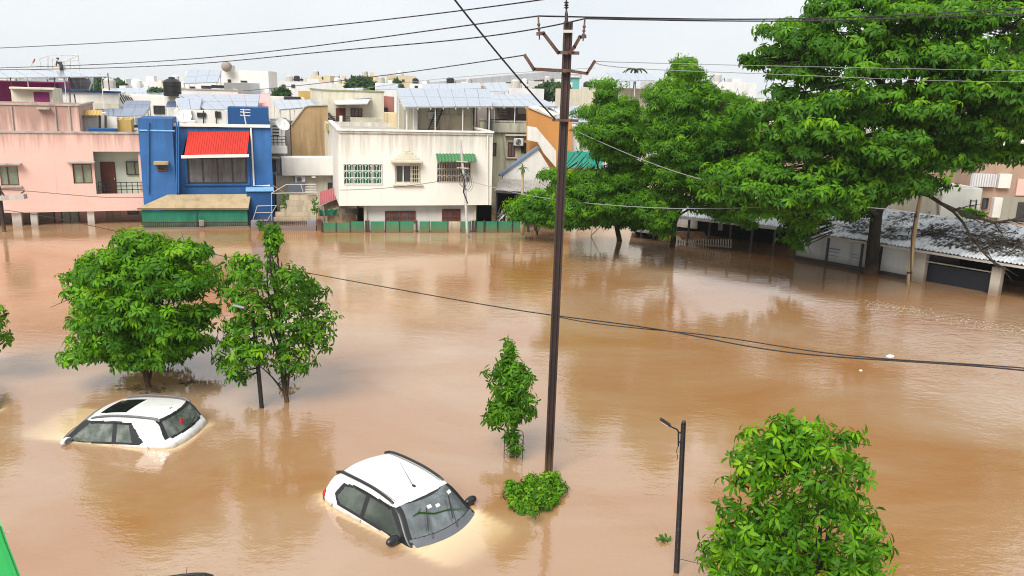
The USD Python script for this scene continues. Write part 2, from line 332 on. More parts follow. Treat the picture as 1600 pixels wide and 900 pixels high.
water_mat = usdkit.material(stage, '/World/Looks/muddy_flood_water', {
    'g': ('geometry', {}), 'at': ('attribute', {'attribute': 'sunk_car_tint'}),
    'm0': ('mapping', {'scale': (0.10, 0.16, 0.1)}), 'n0': ('noise_texture', {'scale': 1.0, 'detail': 4.0, 'roughness': 0.6, 'distortion': 0.6}),
    'c0': ('rgb_ramp', {'ramp': [(0.32, (0.275, 0.122, 0.040)), (0.5, (0.305, 0.172, 0.084)), (0.68, (0.345, 0.235, 0.15))]}),
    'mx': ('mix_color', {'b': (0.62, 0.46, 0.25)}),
    'm1': ('mapping', {'scale': (1.1, 1.9, 1.0)}), 'n1': ('noise_texture', {'scale': 1.6, 'detail': 4.0, 'roughness': 0.6}),
    'n2': ('noise_texture', {'scale': 9.0, 'detail': 3.0, 'roughness': 0.6}),
    'm3': ('mapping', {'scale': (0.16, 0.22, 1.0)}), 'n3': ('noise_texture', {'scale': 1.0, 'detail': 2.0}),
    'r3': ('rgb_ramp', {'ramp': [(0.40, (0.25, 0.25, 0.25)), (0.62, (1, 1, 1))]}),
    'h': ('math', {'math_type': 'multiply_add', 'value2': 0.16}),
    'vd': ('vector_math', {'math_type': 'subtract', 'vector2': (15.2, 25.6, 0)}), 'vs': ('mapping', {'scale': (0.20, 0.17, 1.0), 'rotation': (0, 0, 0.5)}), 'vl': ('vector_math', {'math_type': 'length'}),
    'wn': ('math', {'math_type': 'multiply_add', 'value2': -0.9}), 'wr': ('map_range', {'from_min': 0.75, 'from_max': 0.25, 'to_min': 0.0, 'to_max': 1.6, 'clamp': True}), 'wa': ('math', {'math_type': 'add'}),
    'hh': ('math', {'math_type': 'multiply'}),
    'b': ('bump', {'strength': 0.32, 'distance': 0.05}),
    'p': ('principled_bsdf', {'roughness': 0.07, 'ior': 2.15, 'specular_ior_level': 0.5})},
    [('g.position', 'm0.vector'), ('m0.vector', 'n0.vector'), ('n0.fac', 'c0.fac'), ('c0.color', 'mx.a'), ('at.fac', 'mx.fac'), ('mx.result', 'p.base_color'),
     ('g.position', 'm1.vector'), ('m1.vector', 'n1.vector'), ('g.position', 'n2.vector'), ('n2.fac', 'h.value1'), ('n1.fac', 'h.value3'),
     ('g.position', 'm3.vector'), ('m3.vector', 'n3.vector'), ('n3.fac', 'r3.fac'), ('h.value', 'hh.value1'), ('g.position', 'vd.vector1'), ('vd.vector', 'vs.vector'), ('vs.vector', 'vl.vector1'), ('n0.fac', 'wn.value1'), ('vl.value', 'wn.value3'), ('wn.value', 'wr.value'), ('wr.result', 'wa.value1'), ('r3.color', 'wa.value2'), ('wa.value', 'hh.value2'),
     ('hh.value', 'b.height'), ('b.normal', 'p.normal')], surface='p.BSDF')
wp = single('water', (np.column_stack([wv, np.zeros(len(wv))]), wf), water_mat, kind='structure', smooth=False)
UsdGeom.PrimvarsAPI(stage.GetPrimAtPath(wp)).CreatePrimvar('sunk_car_tint', Sdf.ValueTypeNames.FloatArray, 'vertex').Set(Vt.FloatArray.FromNumpy(glow.astype(np.float32)))  # sunk car bodies showing through the water, painted as a surface tint

# ---------------------------------------------------------------- building kit
def house(name, label, fr, rect, depth, wall, cat_='house', z0=-1.0, d=0.0, holes=(), parapet=0.7, side=None, capmat=None, group=None, outline=None):
    """walls with real openings, a roof deck sunk behind its parapet"""
    u0, u1, w0, w1 = fr.r(*rect, d=d)
    t = Thing(name, label, cat_, fr.P((u0 + u1) / 2, d, z0), group); t.fr, t.rect, t.d, t.depth = fr, (u0, u1, z0, w1), d, depth
    hs = [sbox(*[(lambda q: (q[0], q[2], q[1], q[3]))(fr.r(*h, d=d))][0]) for h in holes]
    t.part('front_wall', fr.slab([(u0, z0), (u1, z0), (u1, w1), (u0, w1)], hs, d - 0.16, d), wall, smooth=False)
    dk = w1 - parapet
    t.part('side_wall', fr.box(u0, u0 + .16, d - depth, d - .161, z0, w1), side or wall, smooth=False)
    t.part('side_wall', fr.box(u1 - .16, u1, d - depth, d - .161, z0, w1), side or wall, smooth=False)
    t.part('back_wall', fr.box(u0 + .161, u1 - .161, d - depth, d - depth + .16, z0, w1), wall, smooth=False)
    t.part('roof', fr.box(u0 + .161, u1 - .161, d - depth + .161, d - .161, dk - .15, dk), CONC, smooth=False)
    for h in holes:                       # near-black wall painted as the unlit room behind the openings
        pass
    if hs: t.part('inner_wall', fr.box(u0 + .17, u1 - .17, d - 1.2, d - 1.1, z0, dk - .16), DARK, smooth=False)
    if capmat is not None:
        o = .05
        t.part('coping', cat([fr.box(u0 - o, u1 + o, d - .2, d + o, w1 + .002, w1 + .09), fr.box(u0 - o, u0 + .2, d - depth - o, d - .201, w1 + .002, w1 + .09),
                              fr.box(u1 - .2, u1 + o, d - depth - o, d - .201, w1 + .002, w1 + .09)]), capmat, smooth=False)
    return t
def win(t, fr, rect, d, fm, gm_, nv=2, nh=1, recess=0.1, fwid=0.05, sill=None, parent_name='window', hood=None):
    u0, u1, w0, w1 = fr.r(*rect, d=d)
    b0, b1 = d - recess - .03, d - recess + .035
    bars = [fr.box(u0, u1, b0, b1, w0, w0 + fwid), fr.box(u0, u1, b0, b1, w1 - fwid, w1), fr.box(u0, u0 + fwid, b0, b1, w0 + fwid, w1 - fwid), fr.box(u1 - fwid, u1, b0, b1, w0 + fwid, w1 - fwid)]
    for i in range(1, nv): q = u0 + (u1 - u0) * i / nv; bars.append(fr.box(q - fwid * .4, q + fwid * .4, b0 + .005, b1 - .004, w0 + fwid, w1 - fwid))
    for i in range(1, nh): q = w0 + (w1 - w0) * i / nh; bars.append(fr.box(u0 + fwid, u1 - fwid, b0 + .008, b1 - .008, q - fwid * .35, q + fwid * .35))
    p = t.part(parent_name, cat(bars), fm, smooth=False)
    for i in range(nv):
        a, e = u0 + (u1 - u0) * i / nv, u0 + (u1 - u0) * (i + 1) / nv
        t.part('pane', fr.box(a + .01, e - .01, b0 - .02 - .006 * (i % 2), b0 + .012 - .006 * (i % 2), w0 + .01, w1 - .01), gm_, parent=p, smooth=False)
    if sill is not None: t.part('sill', fr.box(u0 - .12, u1 + .12, d + .002, d + .14, w0 - .10, w0 - .01, .01), sill)
    if hood is not None: t.part('window_hood', fr.box(u0 - .2, u1 + .2, d + .002, d + .38, w1 + .06, w1 + .15, .01), hood)
    return p
def fwin(t, fr, rect, d, fm=DARKM, gm_=GLASS, nv=2):          # far window: frame proud of the wall, pane set in it
    return win(t, fr, rect, d, fm, gm_, nv=nv, recess=-.05, fwid=.06)
def grille(t, fr, rect, d, mat, nv, nh, arches=0, name='grille', r=.014):
    u0, u1, w0, w1 = fr.r(*rect, d=d); ms = []
    for i in range(nv + 1): q = u0 + (u1 - u0) * i / nv; ms.append(fr.tr(tube([(q, d, w0), (q, d, w1)], r, 4)))
    for i in range(nh + 1): q = w0 + (w1 - w0) * i / nh; ms.append(fr.tr(tube([(u0, d + .012, q), (u1, d + .012, q)], r, 4)))
    if arches:
        for k in range(nh):
            for i in range(arches):
                c = u0 + (u1 - u0) * (i + .5) / arches; rad = (u1 - u0) / arches * .42; top = w0 + (w1 - w0) * (k + 1) / nh - rad - .02
                ms.append(fr.tr(tube([(c + rad * math.cos(a), d + .02, top + rad * math.sin(a)) for a in np.linspace(0, math.pi, 8)], r * .9, 4)))
    return t.part(name, cat(ms), mat)
def railing(t, fr, rect, d, mat, n, name='railing', r=.02):
    u0, u1, w0, w1 = fr.r(*rect, d=d)
    ms = [fr.tr(tube([(u0, d, w), (u1, d, w)], r, 5)) for w in np.linspace(w0, w1, 4)[1:]] + [fr.tr(tube([(q, d, w0), (q, d, w1)], r, 5)) for q in np.linspace(u0, u1, n)]
    return t.part(name, cat(ms), mat)
def solar(label, c, Yl, Yh, nx, ny, mat=None, posts=1.5, frame=None, Yr=None, group=None, thick=.04, name='solar_array'):
    """panels between four places of the photograph: upper left, upper right, lower right, lower left"""
    k = Yr or 1.0
    q = [at(*c[0], Yh), at(*c[1], Yh * k), at(*c[2], Yl * k), at(*c[3], Yl)]
    ctr = np.mean(q, axis=0); t = Thing(name, label, 'solar panels', (ctr[0], ctr[1], min(p[2] for p in q) - posts), group)
    def pt(a, b): return (q[0] * (1 - a) + q[1] * a) * (1 - b) + (q[3] * (1 - a) + q[2] * a) * b
    for i in range(nx):
        for j in range(ny):
            e = .012; t.part('panel', quadslab(pt((i + e * 1.5) / nx, (j + e * 1.2) / ny), pt((i + 1 - e * 1.5) / nx, (j + e * 1.2) / ny), pt((i + 1 - e * 1.5) / nx, (j + 1 - e) / ny), pt((i + e * 1.5) / nx, (j + 1 - e) / ny), thick),
                             mat or SOLAR, smooth=False)
    fm = frame or WHITEM; dn = np.array([0, 0, -.07])
    t.part('frame', cat([bar(pt(0, b) + dn, pt(1, b) + dn, .05) for b in np.linspace(0.02, .98, ny + 1)] + [bar(pt(a, 0.) + dn * 1.8, pt(a, 1.) + dn * 1.8, .05) for a in np.linspace(0.005, .995, nx + 1)]), fm, smooth=False)
    zb = min(p[2] for p in q) - posts
    for a in np.linspace(.03, .97, max(2, nx // 2 + 1)):
        for b in (.05, .95): t.part('post', tube([[*pt(a, b)[:2], zb], pt(a, b) + dn], .03, 6), fm)
    return t
def bump_sheet(p00, p10, p01, amp, waves, sub=6, thick=0.0):
    """corrugated sheet: p00->p10 across the corrugations, p00->p01 along them"""
    p00, p10, p01 = map(lambda a: np.asarray(a, float), (p00, p10, p01))
    n = waves * sub + 1; n_ = np.cross(p10 - p00, p01 - p00); n_ /= np.linalg.norm(n_); n_ = n_ if n_[2] > 0 else -n_
    s = np.linspace(0, 1, n)[:, None]; off = np.sin(s * waves * 2 * math.pi) * amp * n_
    a = p00 + (p10 - p00) * s + off; b = a + (p01 - p00)
    V = np.vstack([a, b, a - n_ * .012, b - n_ * .012]); F = []
    for i in range(n - 1):
        F += [(i, i + 1, n + i + 1), (i, n + i + 1, n + i), (2 * n + i, 3 * n + i + 1, 2 * n + i + 1), (2 * n + i, 3 * n + i, 3 * n + i + 1), (i, 2 * n + i + 1, i + 1), (i, 2 * n + i, 2 * n + i + 1),
              (n + i, n + i + 1, 3 * n + i + 1), (n + i, 3 * n + i + 1, 3 * n + i)]
    return V, np.array(F)

# ---------------------------------------------------------------- trees
def leaves(c, ax, out, L, W, droop=.35):
    """one folded, bent leaf per row: root c, direction ax, upper side out"""
    n = len(c); s = np.cross(ax, out); s /= np.linalg.norm(s, axis=1, keepdims=True) + 1e-9
    up = np.cross(s, ax); L = L[:, None]; W = W[:, None]
    a = c + ax * L * .32 + up * L * .03; b = c + ax * L * .68 - up * L * droop * .38; tip = c + ax * L * .97 - up * L * droop
    V = np.stack([c, a + s * W * .44, a - s * W * .44 + up * W * .12, b + s * W * .46 + up * W * .10, b - s * W * .46, tip], 1).reshape(-1, 3)
    F = (np.arange(n)[:, None, None] * 6 + np.array([(0, 1, 2), (1, 3, 4), (1, 4, 2), (3, 5, 4)])[None]).reshape(-1, 3)
    return V, F
def unit(v): return v / (np.linalg.norm(v, axis=-1, keepdims=True) + 1e-9)
def rotset(r_, cents, radii, wh, L, ratio=.36, nleaf=7, flat=.7, up=.45, inner=.25, droop=.35, lv=.3, hang=.42):
    """whorls of leaves over clumps; returns leaf rows"""
    C, A, O, Yg = [], [], [], []; Rm = np.mean(radii)
    for c, R in zip(cents, radii):
        k = max(3, int(wh * r_.uniform(.75, 1.25) * min(2.2, (R / Rm) ** 2)))
        d = unit(r_.normal(size=(k, 3))); low = d[:, 2] < -.25; d[low, 2] *= -r_.uniform(.1, 1, low.sum()); d = unit(d)
        rad = R * np.where(r_.random(k) < inner, r_.uniform(.3, .8, k), r_.uniform(.78, 1.12, k) + .5 * (r_.random(k) < .13) * r_.random(k))[:, None]
        p = c + d * rad * [1, 1, flat]
        ax = unit(d * [1, 1, .6] + [0, 0, up] + r_.normal(size=(k, 3)) * .25)
        t1 = unit(np.cross(ax, r_.normal(size=(k, 3)))); t2 = np.cross(ax, t1)
        for j in range(nleaf):
            a = 2 * math.pi * j / nleaf + r_.uniform(-.4, .4, k); e = r_.uniform(-.15, .75, k)
            dr = unit((np.cos(a)[:, None] * t1 + np.sin(a)[:, None] * t2) * np.cos(e)[:, None] + ax * np.sin(e)[:, None] - [0, 0, hang])
            C.append(p + dr * .02); A.append(dr); Yg.append(np.clip(d[:, 2] * .75 + (rad[:, 0] / R - .75) * .8, 0, 1)); O.append(ax + r_.normal(size=(k, 3)) * .15)  # top and outer whorls painted lighter, highlights put into the leaf colour
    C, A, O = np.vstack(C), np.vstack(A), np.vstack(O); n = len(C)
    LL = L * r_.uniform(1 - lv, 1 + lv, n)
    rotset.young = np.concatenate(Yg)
    return C, A, O, LL, LL * ratio
def crown_points(r_, poly, Y, dr, n, rpx, jit=.45, spread=.62):
    """clump centres inside an outline seen at distance Y, spread in depth like a rounded crown"""
    pg = Polygon(poly); mn = rpx * .55; inn = pg.buffer(-mn)
    if inn.is_empty: inn = pg
    x0, y0, x1, y1 = inn.bounds; P, R = [], []; D = max(1.0, max(pg.exterior.distance(Point(*p)) for p in r_.uniform((x0, y0), (x1, y1), (200, 2)) if pg.contains(Point(*p))))
    tries = 0; px = []
    while len(P) < n and tries < 60000:
        tries += 1; q = r_.uniform((x0, y0), (x1, y1)); pt = Point(*q)
        if not inn.contains(pt): continue
        if tries < 20000 and px and min((q[0] - a) ** 2 + (q[1] - b) ** 2 for a, b in px[-max(1, n // 3):]) < (rpx * spread) ** 2: continue
        e = min(1, pg.exterior.distance(pt) / D); h = dr * math.sqrt(max(0, 1 - (1 - e) ** 2))
        s = r_.choice([-1, 1], p=[.68, .32]) * r_.uniform(.35, 1) ** .6
        Yq = Y + h * s; c = at(q[0], q[1], Yq); px.append(q)
        P.append(c); R.append(rpx * r_.uniform(1 - jit, 1 + jit) * Yq / FOC)
    return np.array(P), np.array(R)
def tree(name, label, base, crowns, mat, L, seed, trunk_r=.12, fork=.35, cat_='tree', group=None, wh=28, ratio=.36, nleaf=7, limbs=9, flat=.7, up=.45, inner=.25, single_leaves=0,
         droop=.35, lean=(0, 0), yellow=0, keep=None):
    """crowns: (outline, distance, depth radius, clumps, clump radius in pixels)"""
    r_ = np.random.default_rng(seed)
    P, R = zip(*[crown_points(r_, *c) if len(c) == 5 else c for c in crowns]); P, R = np.vstack(P), np.concatenate(R)
    lowlim = .06
    ok = P[:, 2] > lowlim; P, R = P[ok], R[ok]
    base = np.array(base, float); t = Thing(name, label, cat_, base, group)
    C, A, O, LL, WW = rotset(r_, P, R, wh, L, ratio, nleaf, flat, up, inner, droop)
    ok = C[:, 2] > .03; C, A, O, LL, WW = C[ok], A[ok], O[ok], LL[ok], WW[ok]; YG = rotset.young[ok]
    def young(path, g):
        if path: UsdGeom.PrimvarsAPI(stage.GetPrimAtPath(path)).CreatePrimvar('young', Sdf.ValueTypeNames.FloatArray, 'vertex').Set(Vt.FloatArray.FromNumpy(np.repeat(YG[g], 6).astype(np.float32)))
    ctr = P.mean(0); z0, zt = base[2], P[:, 2].max()
    f = np.array([base[0] * .55 + ctr[0] * .45 + lean[0], base[1] * .6 + ctr[1] * .4 + lean[1], z0 + (ctr[2] - z0) * fork * 1.6])
    top = np.array([ctr[0], ctr[1], zt - (zt - ctr[2]) * .25])
    s = np.linspace(0, 1, 12)[:, None]; path = (1 - s) ** 2 * base + 2 * s * (1 - s) * f + s ** 2 * top
    path[1:-1] += r_.normal(size=(10, 3)) * trunk_r * .25 * [1, 1, 0]
    t.part('trunk', tube(path, trunk_r * (1 - .8 * s[:, 0]) * (1 + .35 * np.exp(-s[:, 0] * 14)), 10), BARK, smooth=True)
    idx = r_.permutation(len(P))[:limbs]
    for i in idx:
        k = r_.integers(3, 9); a = path[k]; b = P[i]
        m = (a + b) / 2 + [0, 0, .12 * np.linalg.norm(b - a)] + r_.normal(size=3) * .08 * np.linalg.norm(b - a)
        s2 = np.linspace(0, 1, 8)[:, None]; pp = (1 - s2) ** 2 * a + 2 * s2 * (1 - s2) * m + s2 ** 2 * b
        t.part('branch', tube(pp, trunk_r * .42 * (1 - .8 * s2[:, 0]), 6), BARK, smooth=True)
    tw = []
    for i in range(len(P)):
        j = np.argmin(np.linalg.norm(path[3:] - P[i], axis=1)) + 3
        for _ in range(2):
            e = P[i] + r_.normal(size=3) * R[i] * .5
            tw.append(tube([path[j] * .45 + P[i] * .55 + r_.normal(size=3) * .1 * R[i], P[i] - [0, 0, R[i] * .2], e], [min(.02, trunk_r * .14), min(.015, trunk_r * .10), min(.008, trunk_r * .05)], 4, cap=False))
    t.part('twigs', cat(tw), BARK, kind='stuff', smooth=True)
    one = np.zeros(len(C), bool)
    if single_leaves:
        dist = np.linalg.norm(C - EYE, axis=1); one[np.argsort(dist)[:single_leaves]] = True
    yel = r_.random(len(C)) < yellow
    for i in np.nonzero(one)[0]:
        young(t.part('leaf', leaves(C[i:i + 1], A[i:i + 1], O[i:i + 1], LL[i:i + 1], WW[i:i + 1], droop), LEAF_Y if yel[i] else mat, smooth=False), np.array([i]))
    g = ~one & ~yel
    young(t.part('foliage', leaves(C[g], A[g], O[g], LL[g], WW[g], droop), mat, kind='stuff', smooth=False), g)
    g = ~one & yel
    if g.any(): t.part('yellow_leaves', leaves(C[g], A[g], O[g], LL[g], WW[g], droop), LEAF_Y, kind='stuff', smooth=False)
    return t

# ---------------------------------------------------------------- front row of houses
def fp(fr, x, y, d): u, w = fr.uw(x, y, d); return fr.P(u, d, w)
def sheet_between(fr, a, b, c, e, da, db, waves, amp=.015, mat=None):
    """corrugated sheet: upper edge a-b at depth da, lower edge e-c at depth db (places of the photograph)"""
    A, B, C_, E_ = fp(fr, *a, da), fp(fr, *b, da), fp(fr, *c, db), fp(fr, *e, db)
    return bump_sheet(A, B, (E_ + C_ - A - B) / 2 + A, amp, waves)
def cloth(fr, rect, d, seed, amp=.12, nx=60, ny=16):
    u0, u1, w0, w1 = fr.r(*rect, d=d); U, W = np.meshgrid(np.linspace(u0, u1, nx), np.linspace(w0, w1, ny)); s = (W - w0) / (w1 - w0)
    p = np.stack([U * 1.6, W * .5 + U * .3, np.zeros_like(U)], -1)
    dd = d + amp * (meshkit.fbm(p, 4, seed) - .5) * 2 * (1.25 - s); Wd = W - .10 * np.sin((U - u0) / (u1 - u0) * math.pi * 3) ** 2 * s
    v = np.stack([U.ravel(), dd.ravel(), Wd.ravel()], 1); i = np.arange((nx - 1) * (ny - 1)); a = (i // (nx - 1)) * nx + i % (nx - 1)
    f = np.vstack([np.stack([a, a + 1, a + nx + 1], 1), np.stack([a, a + nx + 1, a + nx], 1)])
    v2 = v - [0, .012, 0]
    return fr.tr((np.vstack([v, v2]), np.vstack([f, f[:, ::-1] + len(v)])))

# --- pink house
Fp = Fr(G(5, 353), 20)
pz = Fp.uw(110, 324, 0.3)[1]
pink = house('pink_house', 'long pink two-storey house with recessed balcony, left of the blue house', Fp, (-90, 208, 222, 324), 9, PINK, z0=pz, d=0.3,
             holes=[(0, 260, 29, 290), (114, 256, 144, 287), (148, 237, 224, 303)], parapet=.1, capmat=CONC)
win(pink, Fp, (-6, 259, 29, 290), .3, WOODD, GLASSG, 2, sill=CONC, hood=CONC)
win(pink, Fp, (114, 256, 144, 287), .3, WOODD, GLASSG, 2, hood=CONC)
pink.part('balcony_wall', Fp.pbox(147, 232, 230, 306, -.85, -.78), MINT, smooth=False)
u0, u1, w0, w1 = Fp.r(148, 237, 224, 303, .3)
pink.part('balcony_ceiling', Fp.box(u0, u1, -.77, .13, w1 + .003, w1 + .1), MINT, smooth=False)
dr_ = pink.part('door', Fp.pbox(158, 253, 181, 303, -.78, -.72, .01), WOODD)
pink.part('handle', Fp.pbox(178, 278, 179.5, 281, -.72, -.67), GALV, parent=dr_)
win(pink, Fp, (197, 252, 224, 273), -.74, DARKM, GLASSG, 2, recess=-.04)
railing(pink, Fp, (154, 285, 224, 302), .22, BLACKM, 9)
pink.part('slab', Fp.box(*Fp.r(-90, 318, 222, 327, .3)[:2], -6, .36, pz - .22, pz - .003), PINK, smooth=False)
for x0, x1, m_ in ((-60, -50, WHITE), (18, 33, WHITE), (47, 58, WHITE), (136, 147, WHITE)):
    pink.part('column', Fp.box(*Fp.r(x0, 326, x1, 340, .1)[:2], -.15, .15, -1, pz - .221, .01), m_)
gw = pink.part('ground_wall', Fp.box(*Fp.r(86, 326, 222, 345, -1.0)[:2], -1.2, -1.0, -1, pz - .221), PINK, smooth=False)
pink.part('ground_wall', Fp.box(*Fp.r(-90, 326, 86, 345, -1.2)[:2], -1.4, -1.2, -1, pz - .221), CONC, smooth=False)
pink.part('shutter', Fp.pbox(24, 327, 46, 352, -1.1, -.8), PLANK, smooth=False)
pink.part('shutter', Fp.pbox(58, 327, 84, 350, -1.1, -.9), GREYBR, smooth=False)
win(pink, Fp, (96, 329, 124, 352), -.98, DARKM, GLASSG, 2, recess=-.04)
pink.part('wooden_door', Fp.pbox(166, 328, 189, 350, -1.0, -.95), PLANK, smooth=False)
fwin(pink, Fp, (199, 326, 216, 335), -1.0, nv=1)
ub = house('pink_roof_block', 'stained pink rooftop storey set on the long pink house', Fp, (-90, 164, 124, 208), 6, PINK, 'building', z0=pink.rect[3] - .12, d=-.5, parapet=.15, capmat=CONC)
ub.part('ledge', Fp.pbox(57, 168, 77, 171, -.5, -.2), CONC)
for x in (20, 88, 110): ub.part('drain_stain_pipe', Fp.tr(tube([(Fp.uw(x, 190, -.46)[0], -.46, Fp.uw(x, 166, -.46)[1]), (Fp.uw(x, 190, -.46)[0], -.46, Fp.uw(x, 206, -.46)[1])], .035, 6)), CONC)
tr_ = house('roof_cabin', 'small white rooftop cabin with yellow canopy beside the stained pink block', Fp, (126, 178, 158, 206), 3, WHITE, 'cabin', z0=pink.rect[3] - .12, d=-2.2, parapet=.05)
tr_.part('door', Fp.pbox(121, 180, 126, 206, -2.25, -2.15), WOODD)
tr_.part('door_panel', Fp.pbox(130, 184, 152, 204, -2.2, -2.14), WHITEM)
tr_.part('canopy', sheet_between(Fp, (117, 172), (160, 172), (158, 180), (115, 180), -2.4, -1.4, 8, .02), YELLOW)
for x in (156, 165): tr_.part('post', tube([fp(Fp, x, 180, -1.6), fp(Fp, x, 206, -1.6)], .06, 6), DARKM)
tr_.part('planter', Fp.pbox(138, 201, 183, 208, -.6, -.1, .02), DBLUE)
cb2 = house('yellow_roof_hut', 'small yellow and white hut on the pink roof next to the blue tower', Fp, (184, 187, 205, 206), 2, YELLOW, 'hut', z0=pink.rect[3] - .12, d=-2.6, parapet=.05)
cb2.part('wall_panel', Fp.pbox(166, 182, 183, 206, -2.5, -2.4), WHITE, smooth=False)

# --- blue house
Fb = Fr(G(222, 357), 17)
D = -1.3
blue = house('blue_house', 'bright blue house with a red sloping awning over a wide window', Fb, (222, 197, 426, 357), 9, BLUE, d=D, holes=[(293, 246, 386, 287)], parapet=.5)
blue.part('coping', Fb.pbox(268, 194, 422, 198.5, D - .1, D + .14), WHITE)
blue.part('tower', Fb.box(*Fb.r(219, 185, 272, 300, D + .7)[:2], D - 2, D + .7, -1, Fb.uw(245, 185, D + .7)[1], .01), BLUE)
blue.part('tower_band', Fb.pbox(218, 203, 273, 205, D + .7, D + .74), plain('pale_blue_trim', (.18, .38, .62), .6))
for x in (232, 276, 279): blue.part('drainpipe', tube([fp(Fb, x, 190, D + .78), fp(Fb, x, 302, D + .78)], .04, 8), BLUE)
sw = win(blue, Fb, (246, 257, 260, 267), D + .7, WOODD, GLASS, 1, recess=-.03)
blue.part('sill', Fb.pbox(240, 252.5, 263, 258, D + .7, D + 1.1, .02), TAN)
win(blue, Fb, (293, 246, 386, 287), D, DARKM, GLASSB, 4, recess=.08, fwid=.07)
blue.part('window_surround', cat([Fb.pbox(289, 287.5, 390, 290, D + .002, D + .1), Fb.pbox(289, 246, 292.5, 287.4, D + .002, D + .06), Fb.pbox(386.5, 246, 390, 287.4, D + .002, D + .06)]), BLUE, smooth=False)
aw = blue.part('awning', sheet_between(Fb, (294, 206), (390, 205), (389, 243), (284, 245), D + .03, D + 1.15, 26, .016), REDROOF)
blue.part('fascia', bar(fp(Fb, 283, 245, D + 1.17), fp(Fb, 389, 243, D + 1.17), .05, .16), WHITE, parent=aw)
blue.part('awning_side', cat([(np.array([fp(Fb, 294, 206, D + .03), fp(Fb, 284, 245, D + 1.15), fp(Fb, 291, 245, D + .03)]), np.array([(0, 1, 2), (0, 2, 1)]))]), BLUE, parent=aw)
blue.part('drainpipe', tube([fp(Fb, 392, 200, D + .1), fp(Fb, 397, 290, D + .1), fp(Fb, 422, 290, D + .1)], .05, 8), WHITE)
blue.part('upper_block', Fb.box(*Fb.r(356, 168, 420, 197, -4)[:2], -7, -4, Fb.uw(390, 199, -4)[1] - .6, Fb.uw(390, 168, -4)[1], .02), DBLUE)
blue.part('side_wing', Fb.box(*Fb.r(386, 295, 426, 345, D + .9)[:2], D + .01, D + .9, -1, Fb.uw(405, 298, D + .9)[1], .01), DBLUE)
blue.part('wing_coping', Fb.pbox(384, 295, 428, 299, D + .1, D + 1.0), plain('pale_blue_trim', (0, 0, 0)))
blue.part('canopy', quadslab(fp(Fb, 262, 304, D + .72), fp(Fb, 392, 303, D + .72), fp(Fb, 388, 325, .35), fp(Fb, 214, 325, .35), .12), TAN, smooth=False)
tp = single('tarpaulin', cloth(Fb, (222, 326, 387, 357), .12, 3), TARP, 'green tarpaulin hung under the tan canopy of the blue house', 'tarpaulin', smooth=True)
pf = Thing('picket_fence', 'low dark picket fence in front of the green tarpaulin', 'fence', fp(Fb, 305, 357, .35))
for i, x in enumerate(np.linspace(222, 389, 56)): pf.part('picket', bar(fp(Fb, x, 346.5, .35), fp(Fb, x, 359, .35), .025), BLACKM, smooth=False)
pf.part('rail', bar(fp(Fb, 220, 348, .36), fp(Fb, 390, 348, .36), .03), BLACKM); pf.part('kerb', Fb.pbox(216, 355, 390, 363, .3, .45), GREYW)
pf.part('gate_post', bar(fp(Fb, 308, 330, .4), fp(Fb, 308, 360, .4), .05), BLACKM); pf.part('letter_box', Fb.pbox(311, 344, 319, 354, .36, .5, .02), GREYBR)
wh = house('white_roof_room', 'white rooftop room with black slits under tilted solar panels on the blue house', Fb, (272, 172, 356, 197), 3, WHITE, 'building', z0=blue.rect[3] - .5, d=-4.2, parapet=.05)
fwin(wh, Fb, (308, 176, 322, 183), -4.2); fwin(wh, Fb, (336, 174, 345, 184), -4.2, nv=1)
for x in (300, 318, 338): wh.part('pipe', tube([fp(Fb, x, 173, -4.1), fp(Fb, x, 197, -4.1)], .03, 6), DARKM)
wh.part('roof_ac', Fb.pbox(292, 188, 306, 194, -3.6, -3.1, .03), WHITEM)
an = Thing('roof_antenna', 'white pipe antenna frame standing on the blue roof edge', 'antenna', fp(Fb, 386, 198, -3))
an.part('mast', tube([fp(Fb, 380, 170, -3), fp(Fb, 385, 198, -3)], .035, 6), WHITEM)
an.part('crossbar', cat([tube([fp(Fb, 375, y, -3), fp(Fb, 391, y + 1, -3)], .025, 5) for y in (171, 175, 180)]), WHITEM)
def dish(label, p, yaw, r=.42):
    t = Thing('satellite_dish', label, 'satellite dish', p); ps = Pose(p + np.array([0, 0, .75]), yaw, -35)
    t.part('mast', tube([p, p + np.array([0, 0, .75])], .03, 6), GALV)
    v, f = lathe((0, 0, 0), [(.01, 0), (r * .4, .02), (r * .75, .07), (r, .13), (r, .15), (r * .75, .09), (r * .4, .04), (.01, .02)], 20)
    t.part('reflector', ps((v[:, [2, 0, 1]], f)), WHITEM, smooth=40); t.part('feed_arm', ps(tube([(.0, 0, -r * .9), (.45, 0, 0)], .015, 5)), GALV)
    return t
dh = dish('white satellite dish on the blue roof beside the white rooftop room', fp(Fb, 288, 196, -3.6) - [0, 0, .3], -70)

# --- narrow white stair house and yard between blue and white houses
Fn = Fr(at(435, 300, 50.5), 20)
nar = house('narrow_white_house', 'narrow white house with stacked slit windows and balcony, squeezed right of the blue house', Fn, (424, 190, 447, 340), 4, WHITE, d=0, parapet=.1)
for y in (196, 201, 206, 211): nar.part('slit_window', Fn.pbox(426, y, 436, y + 2, 0, .03), DARKM)
nar.part('balcony', Fn.pbox(421, 228, 449, 240, 0.02, .9, .02), WHITE); railing(nar, Fn, (421, 213, 447, 228), .85, BLACKM, 5)
nar.part('lower_roof', quadslab(fp(Fn, 418, 240, 0), fp(Fn, 445, 242, 0), fp(Fn, 444, 247, 1.0), fp(Fn, 419, 245, 1.0), .06), CREAM); fwin(nar, Fn, (420, 250, 431, 268), .02, nv=2)
nar.part('door_frame', Fn.pbox(442, 262, 447, 292, .02, .1), BLACKM)
dish2 = dup(dh, fp(Fn, 440, 196, 1.2) - [0, 0, .75], 'white satellite dish standing above the balcony of the narrow white house', 25)
